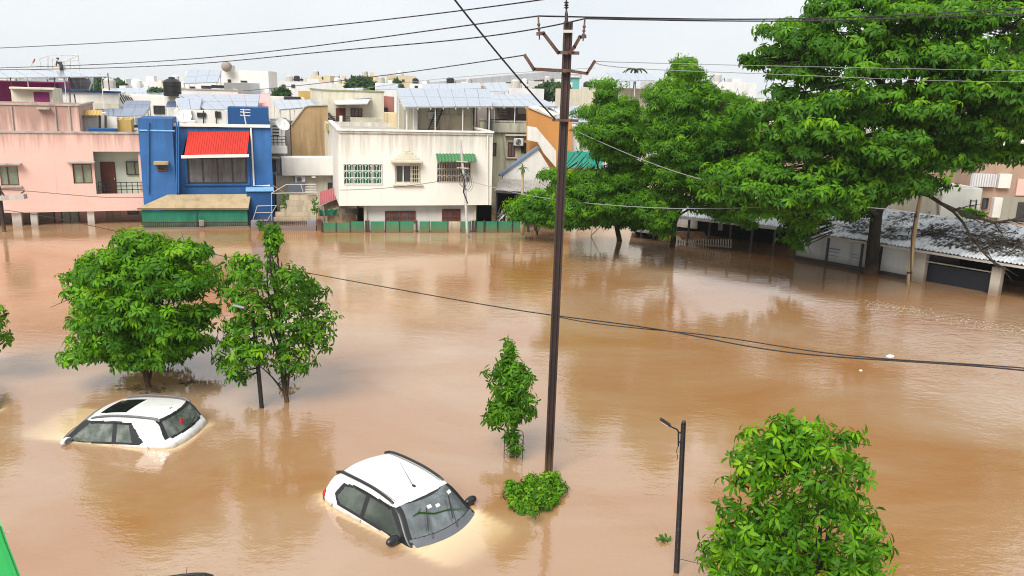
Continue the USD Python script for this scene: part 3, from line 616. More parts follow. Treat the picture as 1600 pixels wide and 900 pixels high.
Fc = Fr(at(480, 330, 50), 20)
ann = house('cream_annexe', 'low cream house with white parapet and wall-hung air conditioner, left of the grille house', Fc, (432, 274, 529, 340), 7, CREAM, z0=-1, d=0, parapet=.02)
ann.part('parapet', Fc.pbox(440, 246, 529, 274.5, -.6, .5, .02), WHITE); ann.part('bracket', Fc.pbox(487, 274, 493, 278, -.1, .45), WHITE)
win(ann, Fc, (512, 285, 529, 301), 0, DARKM, GLASS, 4, recess=-.03)
def ac_unit(label, fr, rect, d):
    u0, u1, w0, w1 = fr.r(*rect, d=d + .32); t = Thing('air_conditioner', label, 'air conditioner', fr.P((u0 + u1) / 2, d + .16, w0), 'outdoor air conditioners on walls')
    t.part('casing', fr.box(u0, u1, d + .02, d + .32, w0, w1, .02), WHITEM)
    c = (u0 + (u1 - u0) * .42, (w0 + w1) / 2); rr = (w1 - w0) * .40; a = np.linspace(0, 2 * math.pi, 17)
    t.part('fan_well', fr.tr((np.array([(c[0], d + .322, c[1])] + [(c[0] + rr * math.cos(x), d + .323, c[1] + rr * math.sin(x)) for x in a]), np.array([(0, i, i + 1) for i in range(1, 17)] + [(0, i + 1, i) for i in range(1, 17)]))), BLACKP)
    t.part('fan_guard', cat([fr.tr(tube([(c[0] + rr * k * math.cos(x), d + .335, c[1] + rr * k * math.sin(x)) for x in a], .008, 4, cap=False)) for k in (.35, .7, 1.0)]), WHITEM)
    t.part('bracket', cat([fr.box(u0 + .08, u0 + .12, d, d + .34, w0 - .05, w0 - .002), fr.box(u1 - .12, u1 - .08, d, d + .34, w0 - .05, w0 - .002)]), DARKM)
    return t
ac_unit('air conditioner hung on the cream annexe under its white parapet', Fc, (461, 275, 477, 286), .0)
tl = Thing('blue_tank', 'blue plastic tank lid on the white annexe parapet', 'tank', fp(Fc, 479, 256, -.1)); tl.part('lid', lathe(fp(Fc, 479, 256, -.1) - [0, 0, .1], [(0.01, 0), (.38, 0), (.38, .16), (.3, .24), (.01, .26)], 20), BLUEP)
Fy = Fr(G(395, 360), 10)
yard = Thing('carport', 'boarded open carport with thin white pipe frame between the blue house and cream annexe', 'carport', fp(Fy, 450, 360, -1.5))
for i, (y0, y1, x0, x1) in enumerate(((304, 313, 452, 496), (313, 321, 446, 496), (321, 331, 438, 495), (331, 339, 430, 494), (339, 347, 425, 494))):
    yard.part('board', Fy.pbox(x0, y0 + .3, x1, y1 - .3, -2.4 + i * .12, -2.3 + i * .12), PLANK, smooth=False)
for a, b in (((424, 302), (496, 301)), ((448, 288), (494, 288)), ((424, 302), (448, 288)), ((496, 301), (496, 350)), ((402, 322), (432, 321)), ((395, 344), (402, 322)), ((395, 344), (418, 344)), ((418, 344), (432, 321)), ((399, 332), (425, 332)), ((470, 288), (474, 301)), ((424, 302), (424, 345))):
    yard.part('pipe', tube([fp(Fy, *a, -1.2), fp(Fy, *b, -1.2)], .019, 6), GALV)
yard.part('dark_sheet', quadslab(fp(Fy, 453, 285, -3), fp(Fy, 476, 284, -3), fp(Fy, 476, 300, -2.2), fp(Fy, 450, 300, -2.2), .03), plain('dark_slate_sheet', (.04, .045, .06), .4), smooth=False)
yard.part('roof_slats', cat([bar(fp(Fy, 477, y, -2), fp(Fy, 494, y, -2), .05) for y in (288, 292, 296, 299)]), GALV)
yard.part('red_awning', sheet_between(Fy, (426, 289), (438, 297), (447, 300), (428, 294), -2.2, -1.3, 7, .015), paint('faded_red_sheet', (.5, .12, .10), dirt=.3))
gate = Thing('boundary_wall', 'low grey wall with square piers and black railing before the carport', 'wall', fp(Fy, 447, 361, 0))
gate.part('wall', Fy.box(*Fy.r(393, 352, 500, 361, 0)[:2], -.1, .02, -1, Fy.uw(445, 353, 0)[1]), GREYW, smooth=False)
for x0, x1, y in ((392, 405, 345), (480, 494, 345), (495, 502, 343)): gate.part('pier', Fy.box(*Fy.r(x0, y, x1, 360, .12)[:2], -.2, .12, -1, Fy.uw(x0, y, .12)[1], .015), GREYW if x0 < 490 else WOODD)
gate.part('railing', cat([bar(fp(Fy, x, 345, .0), fp(Fy, x, 353, .0), .02) for x in np.linspace(406, 479, 24)] + [bar(fp(Fy, 405, 345.5, .012), fp(Fy, 480, 345.5, .012), .025)]), BLACKM, smooth=False)

# --- white house
Fw = Fr(G(539, 364), 15)
W0 = -.4
wz = Fw.uw(650, 321, W0)[1]
white = house('white_house', 'big off-white house with ornamental window grilles and overhanging upper floor', Fw, (529, 206, 769, 321), 10, WHITEF, z0=wz, d=W0, holes=[(537, 256, 597, 288), (617, 257, 657, 287), (683, 253, 735, 284)], parapet=.25, capmat=WHITE)
white.part('cornice', Fw.pbox(529, 208.5, 769, 210, W0, W0 + .05), CONC)
win(white, Fw, (537, 256, 597, 288), W0, WHITEM, paint('green_shutter_glass', (.03, .13, .06), rough=.3, dirt=.5, sc=3, bump=0), 4, recess=.12)
grille(white, Fw, (537, 256, 597, 288), W0 + .03, WHITEM, 14, 3, 7)
win(white, Fw, (617, 257, 657, 287), W0, CREAM, GLASS, 3, recess=.1, fwid=.09, sill=CREAM)
grille(white, Fw, (641, 257, 657, 287), W0 + .02, CREAM, 5, 4)
for i, (x0, x1, y0, y1) in enumerate(((612, 660, 250, 254.5), (617, 655, 246, 250), (622, 650, 242, 246), (627, 645, 238, 242), (632, 640, 235, 238))):
    white.part('pediment_step', Fw.pbox(x0, y0, x1, y1, W0 + .002, W0 + .42 - i * .07, .015), CREAM)
win(white, Fw, (683, 253, 735, 284), W0, WOODD, GLASSB, 4, recess=.12)
grille(white, Fw, (683, 253, 735, 284), W0 + .03, paint('cream_grille', (.5, .42, .32)), 14, 3, 7)
ga = white.part('awning', sheet_between(Fw, (681, 240), (742, 240), (744, 253), (684, 252), W0 + .05, W0 + .9, 12, .03), paint('mossy_green_sheet', (.05, .17, .07), dirt=.7))
for x in (690, 740): white.part('strut', bar(fp(Fw, x, 253, W0 + .02), fp(Fw, x, 251, W0 + .85), .03), DARKM, parent=ga)
u0, u1, w0, w1 = Fw.r(573, 320, 742, 362, -.95)
white.part('ground_floor', Fw.box(u0, u1, -8, -.95, -1, wz - .003), WHITE, smooth=False)
for rc in ((602, 330, 649, 347), (691, 327, 719, 349)): win(white, Fw, rc, -.95, REDBR, GLASSB, 4, recess=-.04); grille(white, Fw, rc, -.87, REDBR, 12, 2, 6)
for rc in ((560, 325, 569, 350), (744, 322, 768, 350)): white.part('shade_panel', Fw.pbox(*rc, -3.2, -3.0), DARK, smooth=False)  # black panels painted as the shade under the overhang
for x in (571, 742): white.part('pillar', Fw.box(*Fw.r(x - 2, 322, x + 2, 350, -.8)[:2], -1.0, -.8, -1, wz - .004), CREAM)
white.part('waste_pipe', tube([fp(Fw, 762, 212, W0 + .06), fp(Fw, 762, 320, W0 + .06)], .04, 6), WHITE)
Fr_ = Fr(fp(Fw, 700, 203, -4.5) * [1, 1, 0], 20)
rr_ = house('roof_room', 'weathered beige rooftop room with a leaning ladder under the big solar array', Fr_, (648, 166, 742, 206), 5, BEIGE, 'building', z0=white.rect[3] - .3, d=0, parapet=.05)
rr_.part('column', Fr_.box(*Fr_.r(646, 168, 652, 205, .2)[:2], .02, .3, white.rect[3] - .3, Fr_.uw(648, 166, .2)[1], .01), WHITE)
rr_.part('plywood_panel', Fr_.pbox(688, 180, 736, 204, 0.002, .05), PLANK, smooth=False)
rr_.part('meter_box', Fr_.pbox(669, 175, 680, 186, .002, .15, .01), GALV)
lad = Thing('ladder', 'dark ladder leaning on the beige rooftop room', 'ladder', fp(Fr_, 677, 203, .9))
A, B = fp(Fr_, 674, 203, .9), fp(Fr_, 687, 171, .1)
side_ = Fr_.U * .18
lad.part('rail', bar(A - side_, B - side_, .06), DARKM); lad.part('rail', bar(A + side_, B + side_, .06), DARKM)
for s in np.linspace(.08, .92, 9): lad.part('rung', bar(A + (B - A) * s - side_, A + (B - A) * s + side_, .035), DARKM)
for x in (740, 745, 762, 767): rr_.part('post', tube([fp(Fr_, x, 166, .1), fp(Fr_, x, 204, .1)], .035, 6), DARKM)
rtile = Thing('tiled_awning', 'sloping red tiled awning left of the big off-white house', 'awning', fp(Fc, 516, 320, 2.2))
rtile.part('roof', sheet_between(Fc, (500, 300), (533, 289), (534, 306), (500, 323), 1.4, 2.6, 12, .03), paint('faded_maroon_tile', (.38, .12, .13), dirt=.6))
rtile.part('wall', quadslab(fp(Fc, 500, 323, 2.2), fp(Fc, 536, 307, 2.2), fp(Fc, 536, 322, 2.2), fp(Fc, 500, 330, 2.2), .1), PLANK)
jk = Thing('junk_shelter', 'broken shelter with torn green sheet behind the left end of the green fence', 'shelter', fp(Fc, 520, 345, 3))
jk.part('sheet', cloth(Fc, (499, 326, 528, 337), 3.2, 9, .3, 20, 8), TARP, smooth=True); jk.part('board', Fc.pbox(512, 336, 534, 347, 2.9, 3.0), PLANK, smooth=False)
jk.part('board', Fc.pbox(535, 333, 556, 348, 2.5, 2.6), GREYBR, smooth=False); jk.part('board', Fc.pbox(532, 326, 570, 336, 2.0, 2.1), BEIGE, smooth=False)
jk.part('post', tube([fp(Fc, 505, 322, 3.3), fp(Fc, 508, 352, 3.3)], .04, 5), GALV)
# green sheet fence
Ff = Fr(G(503, 363), 0); e_ = G(826, 363); a_ = G(503, 363); Ff = Fr(a_, math.degrees(math.atan2(e_[1] - a_[1], e_[0] - a_[0])))
gf = Thing('green_fence', 'low fence of green sheets between dark posts along the flood edge', 'fence', fp(Ff, 660, 362, 0))
for x0, x1, y in ((504, 525, 348), (525, 547, 348), (547, 569, 346), (579, 601, 346), (602, 624, 346), (624, 647, 346), (656, 671, 346), (673, 700, 346), (721, 735, 346), (745, 756, 346), (759, 777, 346), (778, 800, 346), (801, 822, 346)):
    v, f = Ff.pbox(x0, y, x1 - .6, 362.5, -.02, .01); gf.part('sheet', (v, f), GSHEET, smooth=False)
gf.part('gate_panel', Ff.pbox(701, 346, 720, 363, -.01, .03), PLANK, smooth=False, label='tan board panel in the fence')
for x in (503, 572, 576, 651, 739, 743, 757, 826): gf.part('post', Ff.box(*Ff.r(x - 1.5, 345, x + 1.5, 362, .06)[:2], -.1, .06, -1, Ff.uw(x, 345, .06)[1] , .01), DARKM)
for x in (525, 547, 602, 624, 671, 700, 720, 735, 778, 801): gf.part('stake', Ff.box(*Ff.r(x - .6, 345, x + .6, 362, .04)[:2], .015, .05, -1, Ff.uw(x, 345.5, .04)[1]), DARKM)
gf.part('plinth', Ff.box(*Ff.r(502, 358, 830, 363, 0)[:2], -.12, -.03, -1, .08), CONC)

# --- solar arrays of the front row
solar('wide pale solar array on the roof of the off-white house above the ladder', [(617, 137), (766, 139), (769, 166), (632, 167)], 46.5, 51, 7, 2, Yr=1.06, posts=2.2)
solar('second pale solar array behind, right of the off-white house roof', [(766, 147), (832, 147), (872, 166), (770, 166)], 53, 58, 6, 2, Yr=1.03, posts=2)
solar('pale tilted solar panels on frames above the blue house roof', [(279, 147), (406, 147), (402, 171), (320, 171)], 48.5, 52, 5, 2, Yr=1.03, posts=1.4)
solar('small pale tilted solar panels at the left end of the blue roof', [(274, 153), (316, 152), (312, 171), (284, 172)], 47.6, 50, 2, 1, Yr=1.01, posts=1.4)
solar('dark solar panels at the rear of the pink roof beside the blue tower', [(197, 157), (235, 157), (232, 170), (186, 170)], 56, 59, 4, 2, SOLARD, Yr=1.0, posts=1.0)
solar('nearer dark blue solar panels over the yellow hut on the pink roof', [(148, 170), (234, 168), (222, 181), (152, 182)], 50.5, 54, 4, 1, SOLARD, Yr=1.01, posts=1.6)
pk = Thing('pink_sheet_roof', 'pink sheet roof behind the solar panels on the blue house', 'roof', at(388, 165, 55)); pk.part('sheet', quadslab(at(352, 146, 56), at(422, 148, 56), at(421, 166, 53), at(352, 166, 53), .06), PINKSHEET, smooth=False)
[pk.part('post', tube([at(x, 166, 53.2), at(x, 178, 53.2)], .05, 6), WHITE) for x in (355, 418)]

# ---------------------------------------------------------------- second row and the far town
def bld(name, label, rect, Y, depth, wall, wins=(), yaw=20, cat_='building', base=None, wm=GLASS, par=.3, cap=None, nv=2):
    fr = Fr(at((rect[0] + rect[2]) / 2, rect[3], Y) * [1, 1, 0], yaw)
    t = house(name, label, fr, rect, depth, wall, cat_, z0=-1 if base is None else base, d=0, parapet=par, capmat=cap)
    for w in wins: fwin(t, fr, w[:4], 0, DARKM, wm, nv=w[4] if len(w) > 4 else nv)
    return t
pu = bld('purple_house', 'deep purple rooftop building at far left under flat solar panels', (-110, 127, 92, 170), 60, 8, PURPLE, cap=None)
pu.part('side_block', pu.fr.pbox(-60, 168, 24, 186, -.2, .5), PURPLE, smooth=False)
cr = bld('cream_stair_cabin', 'cream rooftop stair cabin with maroon door before the purple building', (18, 139, 82, 168), 52, 4, CREAM)
cr.part('door', cr.fr.pbox(53, 144, 77, 163, 0.002, .06, .01), PURPLE); cr.part('chajja', cr.fr.pbox(14, 136.5, 85, 140, -.3, .5, .02), CREAM)
wl = bld('long_white_house', 'long low white house with dark roof edge behind the stained pink block', (80, 144, 186, 185), 58, 6, WHITE, par=.15)
wl.part('roof_edge', wl.fr.pbox(78, 141.5, 188, 144.5, -.3, .15), DBLUE); wl.part('lower_step', wl.fr.pbox(118, 162, 186, 180, .05, .5), CREAM)
solar('large flat solar canopy on thin posts above the purple building', [(-80, 109), (126, 110), (168, 119), (-80, 122)], 57, 66, 8, 2, Yr=1.0, posts=3.0, thick=.05)
solar('small tilted solar panels behind the cream stair cabin', [(106, 121), (146, 121), (139, 139), (112, 139)], 60, 63, 2, 2, Yr=1.0, posts=.8)
ra = Thing('roof_pipe_frame', 'thin pipe cage on the solar canopy at far left', 'pipe frame', at(105, 110, 63))
for a, b in (((75, 87), (122, 86)), ((82, 91), (124, 106)), ((75, 87), (75, 107)), ((122, 86), (125, 110)), ((82, 91), (82, 109)), ((100, 95), (100, 109)), ((110, 92), (110, 109)), ((62, 92), (75, 87)), ((62, 92), (64, 107)), ((90, 96), (122, 94)), ((106, 93), (122, 87))):
    ra.part('pipe', tube([at(*a, 63), at(*b, 63)], .03, 5), GALV)
fg = Thing('flag', 'small red and white flag on a roof pole at far left', 'flag', at(50, 103, 62)); fg.part('pole', tube([at(49, 103, 62), at(54, 90, 62)], .02, 5), GALV)
fg.part('red_band', quadslab(at(50, 97, 62), at(54, 91.5, 62), at(55, 93.5, 62.1), at(51, 99, 62.1), .01), plain('flag_red', (.5, .03, .05), .7)); fg.part('white_band', quadslab(at(51, 99.2, 62.1), at(55, 93.7, 62.1), at(55.2, 96, 62.1), at(51.5, 101, 62.1), .01), WHITEM)
for x, y0, y1, Y in ((110, 120, 168, 54), (87, 121, 158, 54), (19, 121, 138, 57), (171, 114, 141, 60), (155, 119, 139, 60), (119, 147, 168, 52)):
    single('roof_post', tube([at(x - (y1 - y0) * -.05 - 4, y0, Y), at(x, y1, Y)], .035, 6), DARKM, f'thin dark rooftop post, {dict([(110, "tall one left of the white house roof"), (87, "beside the cream stair cabin right corner"), (19, "over the left end of the cream stair cabin"), (171, "rightmost under the flat solar canopy end"), (155, "left one under the canopy end near the trees"), (119, "short one on the stained pink block")])[x]}', 'post')
wedge = bld('white_sheet_house', 'white house with striped dark stair rail left of the dark solar panels', (185, 150, 262, 190), 64, 6, WHITE, [(200, 166, 216, 176), (240, 165, 258, 178)], yaw=18)
wedge.part('lower_terrace', wedge.fr.box(-2.5, 2.5, 6, 9, -1, at(211, 226, 57)[2]), WHITE, smooth=False)
for i in range(6): wedge.part('stair_rail', bar(at(184 + i * 4, 146 + i * 1.2, 60), at(196 + i * 4, 168, 59.5), .06), DARKM)
solar('dim dark blue solar panels left of the black water tank', [(262, 158), (290, 158), (284, 167), (258, 167)], 57, 59, 2, 1, SOLARD, posts=.8)
# water tank
def water_tank(label, p, r=.62, h=1.25):
    t = Thing('water_tank', label, 'water tank', p); t.part('body', lathe(p, [(.01, 0), (r, 0), (r, h * .2), (r * .96, h * .22), (r, h * .24), (r, h * .5), (r * .96, h * .52), (r, h * .54), (r, h * .8), (r * .7, h * .93), (r * .35, h), (.01, h)], 22), BLACKP)
    t.part('lid', lathe(p + [0, 0, h], [(.01, 0), (r * .36, 0), (r * .36, .08), (.01, .1)], 14), BLACKP); return t
wt = water_tank('black plastic water tank on a stand left of the far white building', at(270, 150, 62))
tank_st = bld('tank_stand', 'plain white tank room under the black water tank', (258, 150, 285, 180), 62.5, 3, WHITE, par=.02)
B_ = at(645, 0, 60)
wht = bld('white_flat_house', 'white flat-roofed house with ledges behind the blue house panels', (283, 141, 372, 175), 66, 7, WHITE, [(330, 133, 350, 138)], par=.2, cap=CONC)
wtw = bld('white_terrace_block', 'white block with dark square windows and round roof tank behind the blue house', (348, 110, 420, 160), 92, 9, WHITE, [(356, 124, 361, 131, 1), (356, 138, 361, 144, 1), (376, 126, 386, 130), (364, 139, 373, 144), (378, 139, 386, 144)], yaw=10)
wtw.part('tank_room', wtw.fr.pbox(350, 102, 362, 112, -3, -.5), CREAM); wtw.part('round_tank', sph(at(354, 104, 91), .55, 2), GREYBR, smooth=True)
solar('pale high solar array beside the white terrace block', [(293, 109), (346, 109), (340, 128), (286, 130)], 72, 77, 3, 2, Yr=1.0, posts=2.0)
bg_ = Fr(at(483, 240, 57) * [1, 1, 0], 20)
u0, u1, w0, w1 = bg_.r(454, 165, 513, 250, 0)
gh = Thing('gable_house', 'raw brown windowless gable wall house left of the cream balcony house', 'house', bg_.P((u0 + u1) / 2, 0, -1))
lp = [bg_.uw(x, y, 0) for x, y in ((455, 196), (458, 192), (476, 168), (481, 166), (512, 165))]
gh.part('gable_wall', bg_.slab([(u0, -1)] + [(max(u0, a), b) for a, b in lp] + [(u1, lp[-1][1]), (u1, -1)], [], -.25, 0), BROWN, smooth=False)
gh.part('body', bg_.box(u0 + .01, u1 - .01, -7, -.251, -1, lp[0][1]), BROWN, smooth=False)
gh.part('gable_coping', cat([bar(bg_.P(a[0], -.1, a[1] + .03), bg_.P(b[0], -.1, b[1] + .03), .35, .06) for a, b in zip(lp[:-1], lp[1:])]), CONC)
gh.part('left_wing', bg_.box(bg_.uw(440, 200, .1)[0], u0 - .01, -4, -.1, -1, bg_.uw(447, 188, -.1)[1]), CONC, smooth=False)
solar('wavy pale solar panels above the brown gable house', [(425, 156), (504, 155), (507, 165), (436, 171)], 58, 63, 6, 2, Yr=1.0, posts=1.0)
sm = bld('yellow_tank_room', 'small yellow roof room behind the panels of the brown gable house', (472, 143, 504, 160), 72, 3, YELLOW, par=.05)
sl = bld('flat_dark_roof_house', 'low house with dark slatted roof edge behind the brown gable panels', (424, 152, 476, 175), 70, 4, WHITE); sl.part('roof_louvre', sl.fr.pbox(444, 151, 470, 157, .02, .3), DARKM)
ch_ = bld('cream_balcony_house', 'cream house with balcony, double door and barred window behind the off-white house', (506, 143, 600, 206), 60, 8, CREAM, par=.3, cap=paint('mossy_coping', (.25, .26, .12), dirt=.6))
ch_.part('double_door', ch_.fr.pbox(525, 169, 540, 192, .002, .05, .01), WOODD); fwin(ch_, ch_.fr, (548, 169, 566, 183), 0, WOODD, GLASSB, 3)
ch_.part('balcony', ch_.fr.pbox(548, 184, 601, 196, .02, 1.0, .02), CREAM); railing(ch_, ch_.fr, (518, 182, 546, 192), .9, DARKM, 8); ch_.part('post', bar(at(533, 181, 58.8), at(533, 194, 58.8), .2), WHITE)
ch_.part('canopy', quadslab(at(520, 156, 60), at(578, 155, 60), at(574, 161, 58.5), at(524, 162, 58.5), .08), WHITEM)
for x in (526, 548): ch_.part('rain_pipe', tube([at(x - 2, 163, 59.9), at(x, 193, 59.9)], .04, 5), WHITE)
solar('dark strip of solar panels over the canopy of the cream balcony house', [(517, 150), (581, 149), (580, 154), (517, 156)], 60, 61.5, 7, 1, SOLARD, posts=.3)
st2 = Thing('stair_flight', 'grey stair flight with rail left of the cream balcony house', 'stairs', at(515, 195, 59.5))
for i in range(6): st2.part('step', boxm(*[c for k in range(3) for c in ((at(509 + i * 2.2, 178 + i * 2.6, 59)[k] - (.2, .5, .08)[k]), (at(509 + i * 2.2, 178 + i * 2.6, 59)[k] + (.2, .5, .08)[k]))]), GREYBR)
st2.part('rail', bar(at(508, 172, 58.6), at(522, 190, 58.6), .06), DARKM)
ol = bld('olive_wall_house', 'small olive-banded house between the brown gable and off-white house', (512, 192, 532, 245), 56, 4, CREAM, [(517, 206, 525, 226, 1)]); ol.part('band', ol.fr.pbox(510, 193, 533, 204, .02, .3), paint('olive_band', (.35, .36, .12), dirt=.4))
mr = bld('maroon_house', 'narrow maroon plastered house right of the cream balcony house', (597, 151, 616, 200), 64, 5, MAROON, [(599, 168, 606, 178)])
sw2 = bld('stained_low_wall_house', 'low yellowed wall block at the rear of the off-white roof', (613, 178, 648, 206), 54, 3, paint('yellowed_wall', (.62, .5, .30), dirt=.7, dcol=(.2, .15, .09)))
bs = bld('brick_grille_house', 'grey-brown house with pale vent block beneath the second solar array', (742, 166, 828, 200), 56, 7, GREYBR, par=.1)
for i in range(4):
    for j in range(3): bs.part('vent', bs.fr.pbox(781 + i * 3, 169 + j * 4, 783 + i * 3, 171.5 + j * 4, .002, .03), CREAM)
bs.part('door_panel', bs.fr.pbox(809, 167, 822, 178, .002, .05), WHITE)
bm = bld('mouldy_beige_house', 'mould-streaked pale green house with air conditioners right of the off-white house', (766, 191, 848, 290), 54, 8, paint('mouldy_pale_wall', (.50, .50, .36), dirt=.7, dcol=(.1, .1, .06)), par=.4, cap=CONC)
bm.part('upper_band', bm.fr.pbox(768, 193, 845, 207, .02, .25), paint('mouldy_band', (.42, .41, .33), dirt=.95, dcol=(.06, .055, .05)), smooth=False)
fwin(bm, bm.fr, (769, 223, 775, 243), 0, WOODD, GLASSB, 1); win(bm, bm.fr, (793, 222, 804, 245), 0, WOODD, GLASSB, 2, recess=-.04, sill=CREAM); fwin(bm, bm.fr, (814, 223, 829, 238), 0, DARKM, GLASS, 3)
bm.part('frame', cat([bm.fr.pbox(790, 210, 832, 212.5, .002, .3), bm.fr.pbox(788, 210, 790, 250, .002, .12)]), CREAM); bm.part('drainpipe', tube([fp(bm.fr, 787, 206, .1), fp(bm.fr, 789, 262, .1)], .05, 6), CONC)
ac_unit('air conditioner on the mould-streaked pale green house', bm.fr, (804, 216, 818, 228), .0)
tb = Thing('tyre_pile', 'dark tyres lying on the mouldy roof below the vent block', 'tyre', fp(bm.fr, 780, 190, -1.5))
for k, dx in enumerate((-.35, .3)):
    v = trimesh.creation.torus(.3, .11, 20, 8); tb.part('tyre', (np.array(v.vertices) + fp(bm.fr, 780, 189, -1.5) + bm.fr.U * dx, np.array(v.faces)), BLACKP, smooth=True)
# ochre stair house with white parapets
Fo = Fr(at(850, 270, 52) * [1, 1, 0], 20)
oc = Thing('ochre_stair_house', 'ochre stair wall house with white sloping parapets behind the electric pole', 'house', Fo.P(Fo.uw(850, 230, 0)[0], 0, -1))
pts = lambda L, d: [Fo.uw(x, y, d) for x, y in L]
oc.part('ochre_wall', Fo.slab(pts([(825, 168), (840, 170), (862, 182), (894, 196), (894, 300), (825, 300)], -.6), [], -.9, -.6), ORANGE, smooth=False)
oc.part('white_roof', quadslab(fp(Fo, 826, 166, -.5), fp(Fo, 862, 181, -.5), fp(Fo, 884, 176, -4), fp(Fo, 850, 164, -4), .1), WHITE)
oc.part('stair_parapet', Fo.slab(pts([(825, 197), (838, 199), (869, 236), (869, 262), (850, 240), (840, 222), (825, 219)], .2), [], 0, .2), WHITE, smooth=False)
oc.part('gable_wall', Fo.slab(pts([(786, 274), (838, 231), (845, 240), (872, 284), (872, 320), (786, 320)], .9), [], .7, .9), WHITE, smooth=False)
oc.part('blue_coping', bar(fp(Fo, 780, 274, .85), fp(Fo, 840, 230, .85), .3, .12), paint('slate_blue_coping', (.12, .18, .28), dirt=.4))
oc.part('back_block', Fo.box(*Fo.r(870, 196, 905, 300, -1)[:2], -5, -1, -1, Fo.uw(890, 196, -1)[1]), WHITE, smooth=False); oc.part('tan_strip', Fo.pbox(884, 185, 893, 232, -.99, -.9), ORANGE)
tin = Thing('flat_tin_roof', 'dull grey flat tin roof before the white gable wall', 'roof', at(825, 290, 48))
for i in range(6):
    a, b = 773 + i * 17, 773 + (i + 1) * 17 - .6; tin.part('roof_sheet', bump_sheet(at(a + 8, 279 + i * .8, 49.5), at(b + 8, 279.8 + i * .8, 49.5), at(a, 298 + i * 1.4, 46), .02, 5), GREYTIN)
[tin.part('post', tube([at(x, 300, 46.2), [*at(x, 300, 46.2)[:2], -1]], .06, 6), DARKM) for x in (776, 806, 838)]; tin.part('shade_sheet', quadslab(at(776, 300, 48.5), at(870, 300, 48.5), at(870, 352, 48.7), at(776, 352, 48.7), .1), DARK)  # black sheet painted as the shade beneath the roof
tin.part('beam', bar(at(774, 299, 46), at(872, 305, 46), .12, .14), DARKM)
jb = Thing('stick_heap', 'pile of grey sticks and junk behind the fence end', 'junk', at(785, 335, 46.5))
for k in range(16):
    a = at(rng.uniform(772, 800), rng.uniform(342, 352), 46.2); b = at(rng.uniform(770, 810), rng.uniform(318, 336), 46.6); jb.part('stick', tube([a, b], .035, 5), (GALV, RUSTL, DARKM)[k % 3])
gt = single('shade_net', cloth(Fo, (884, 235, 942, 262), -.5, 21, .1), paint('teal_net', (.03, .30, .22), dirt=.4), 'teal shade net under the ochre stair house beside the trees', 'net', smooth=True)
# houses behind the trees
wa = bld('white_tree_house', 'white house wall showing through the neem branches', (885, 222, 1030, 300), 56, 7, WHITE, [(905, 240, 918, 256)], par=.3)
solar('pale solar array right of the electric pole', [(850, 170), (902, 165), (940, 190), (884, 192)], 60, 66, 4, 2, Yr=1.0, posts=1.5)
solar('small pale solar array with posts beneath the palm', [(948, 113), (1020, 115), (1024, 125), (962, 127)], 78, 84, 5, 1, Yr=1.0, posts=2.2)
ph = bld('panel_house', 'pale house under the small solar array beneath the palm', (955, 138, 1022, 170), 80, 7, CREAM)
th = bld('teal_tower', 'narrow teal tower far behind the electric pole', (894, 120, 905, 150), 170, 4, paint('teal_wall', (.12, .36, .33), dirt=.2)); th.part('cap', th.fr.pbox(893, 118, 906, 121, -1, .3), WHITE)
bw = bld('cream_shed_house', 'pale cream windowless house behind the tin shed roof', (1404, 303, 1470, 350), 44, 6, CREAM, yaw=10, par=.1)
bw.part('pipe', tube([fp(bw.fr, 1466, 310, .06), fp(bw.fr, 1467, 345, .06)], .05, 6), CONC); bw.part('slot', bw.fr.pbox(1450, 330, 1453, 345, .002, .03), CONC)
bx = bld('white_box_house', 'white boxy house corner with ladder right of the cream shed house', (1470, 294, 1531, 350), 47, 5, paint('bright_white_wall', (.62, .62, .56), dirt=.15), yaw=8, par=.1)
for a in (1517, 1526): bx.part('ladder_rail', bar(fp(bx.fr, a, 312, .3), fp(bx.fr, a - 3, 336, .3), .06), DARKM)
for y in (314, 322, 330): bx.part('ladder_rung', bar(fp(bx.fr, 1517 - (y - 312) / 8, y, .3), fp(bx.fr, 1526 - (y - 312) / 8, y, .3), .05), DARKM)
br = bld('brown_house', 'brown two-storey house with white upper shutters at the right edge', (1525, 252, 1680, 360), 50, 8, paint('brown_stone_wall', (.36, .24, .17), dirt=.4), [(1534, 309, 1543, 326, 1)], yaw=5)
br.part('white_shutters', br.fr.pbox(1520, 272, 1557, 292, .02, .25), paint('white_ribbed_sheet', (.6, .6, .62), dirt=.4)); br.part('white_shutters', br.fr.pbox(1561, 272, 1580, 294, .02, .25), WHITE)
for x in np.arange(1522, 1556, 4): br.part('rib', br.fr.pbox(x, 272, x + 1, 292, .251, .28), GALV)
br.part('white_pillar', br.fr.pbox(1552, 309, 1565, 340, .02, .3), WHITE); br.part('grey_lower', br.fr.pbox(1560, 308, 1680, 350, -.2, .04), paint('grey_lower_wall', (.30, .28, .22), dirt=.5)); br.part('dark_door', br.fr.pbox(1589, 316, 1604, 345, .05, .08), DARKM)
br.part('pink_panel', br.fr.pbox(1589, 280, 1640, 306, .03, .1), PINK)
bt = bld('upper_right_house', 'pale house glimpsed through the right edge of the big tree', (1556, 170, 1680, 262), 58, 8, WHITE, [(1575, 215, 1590, 232)], yaw=5)
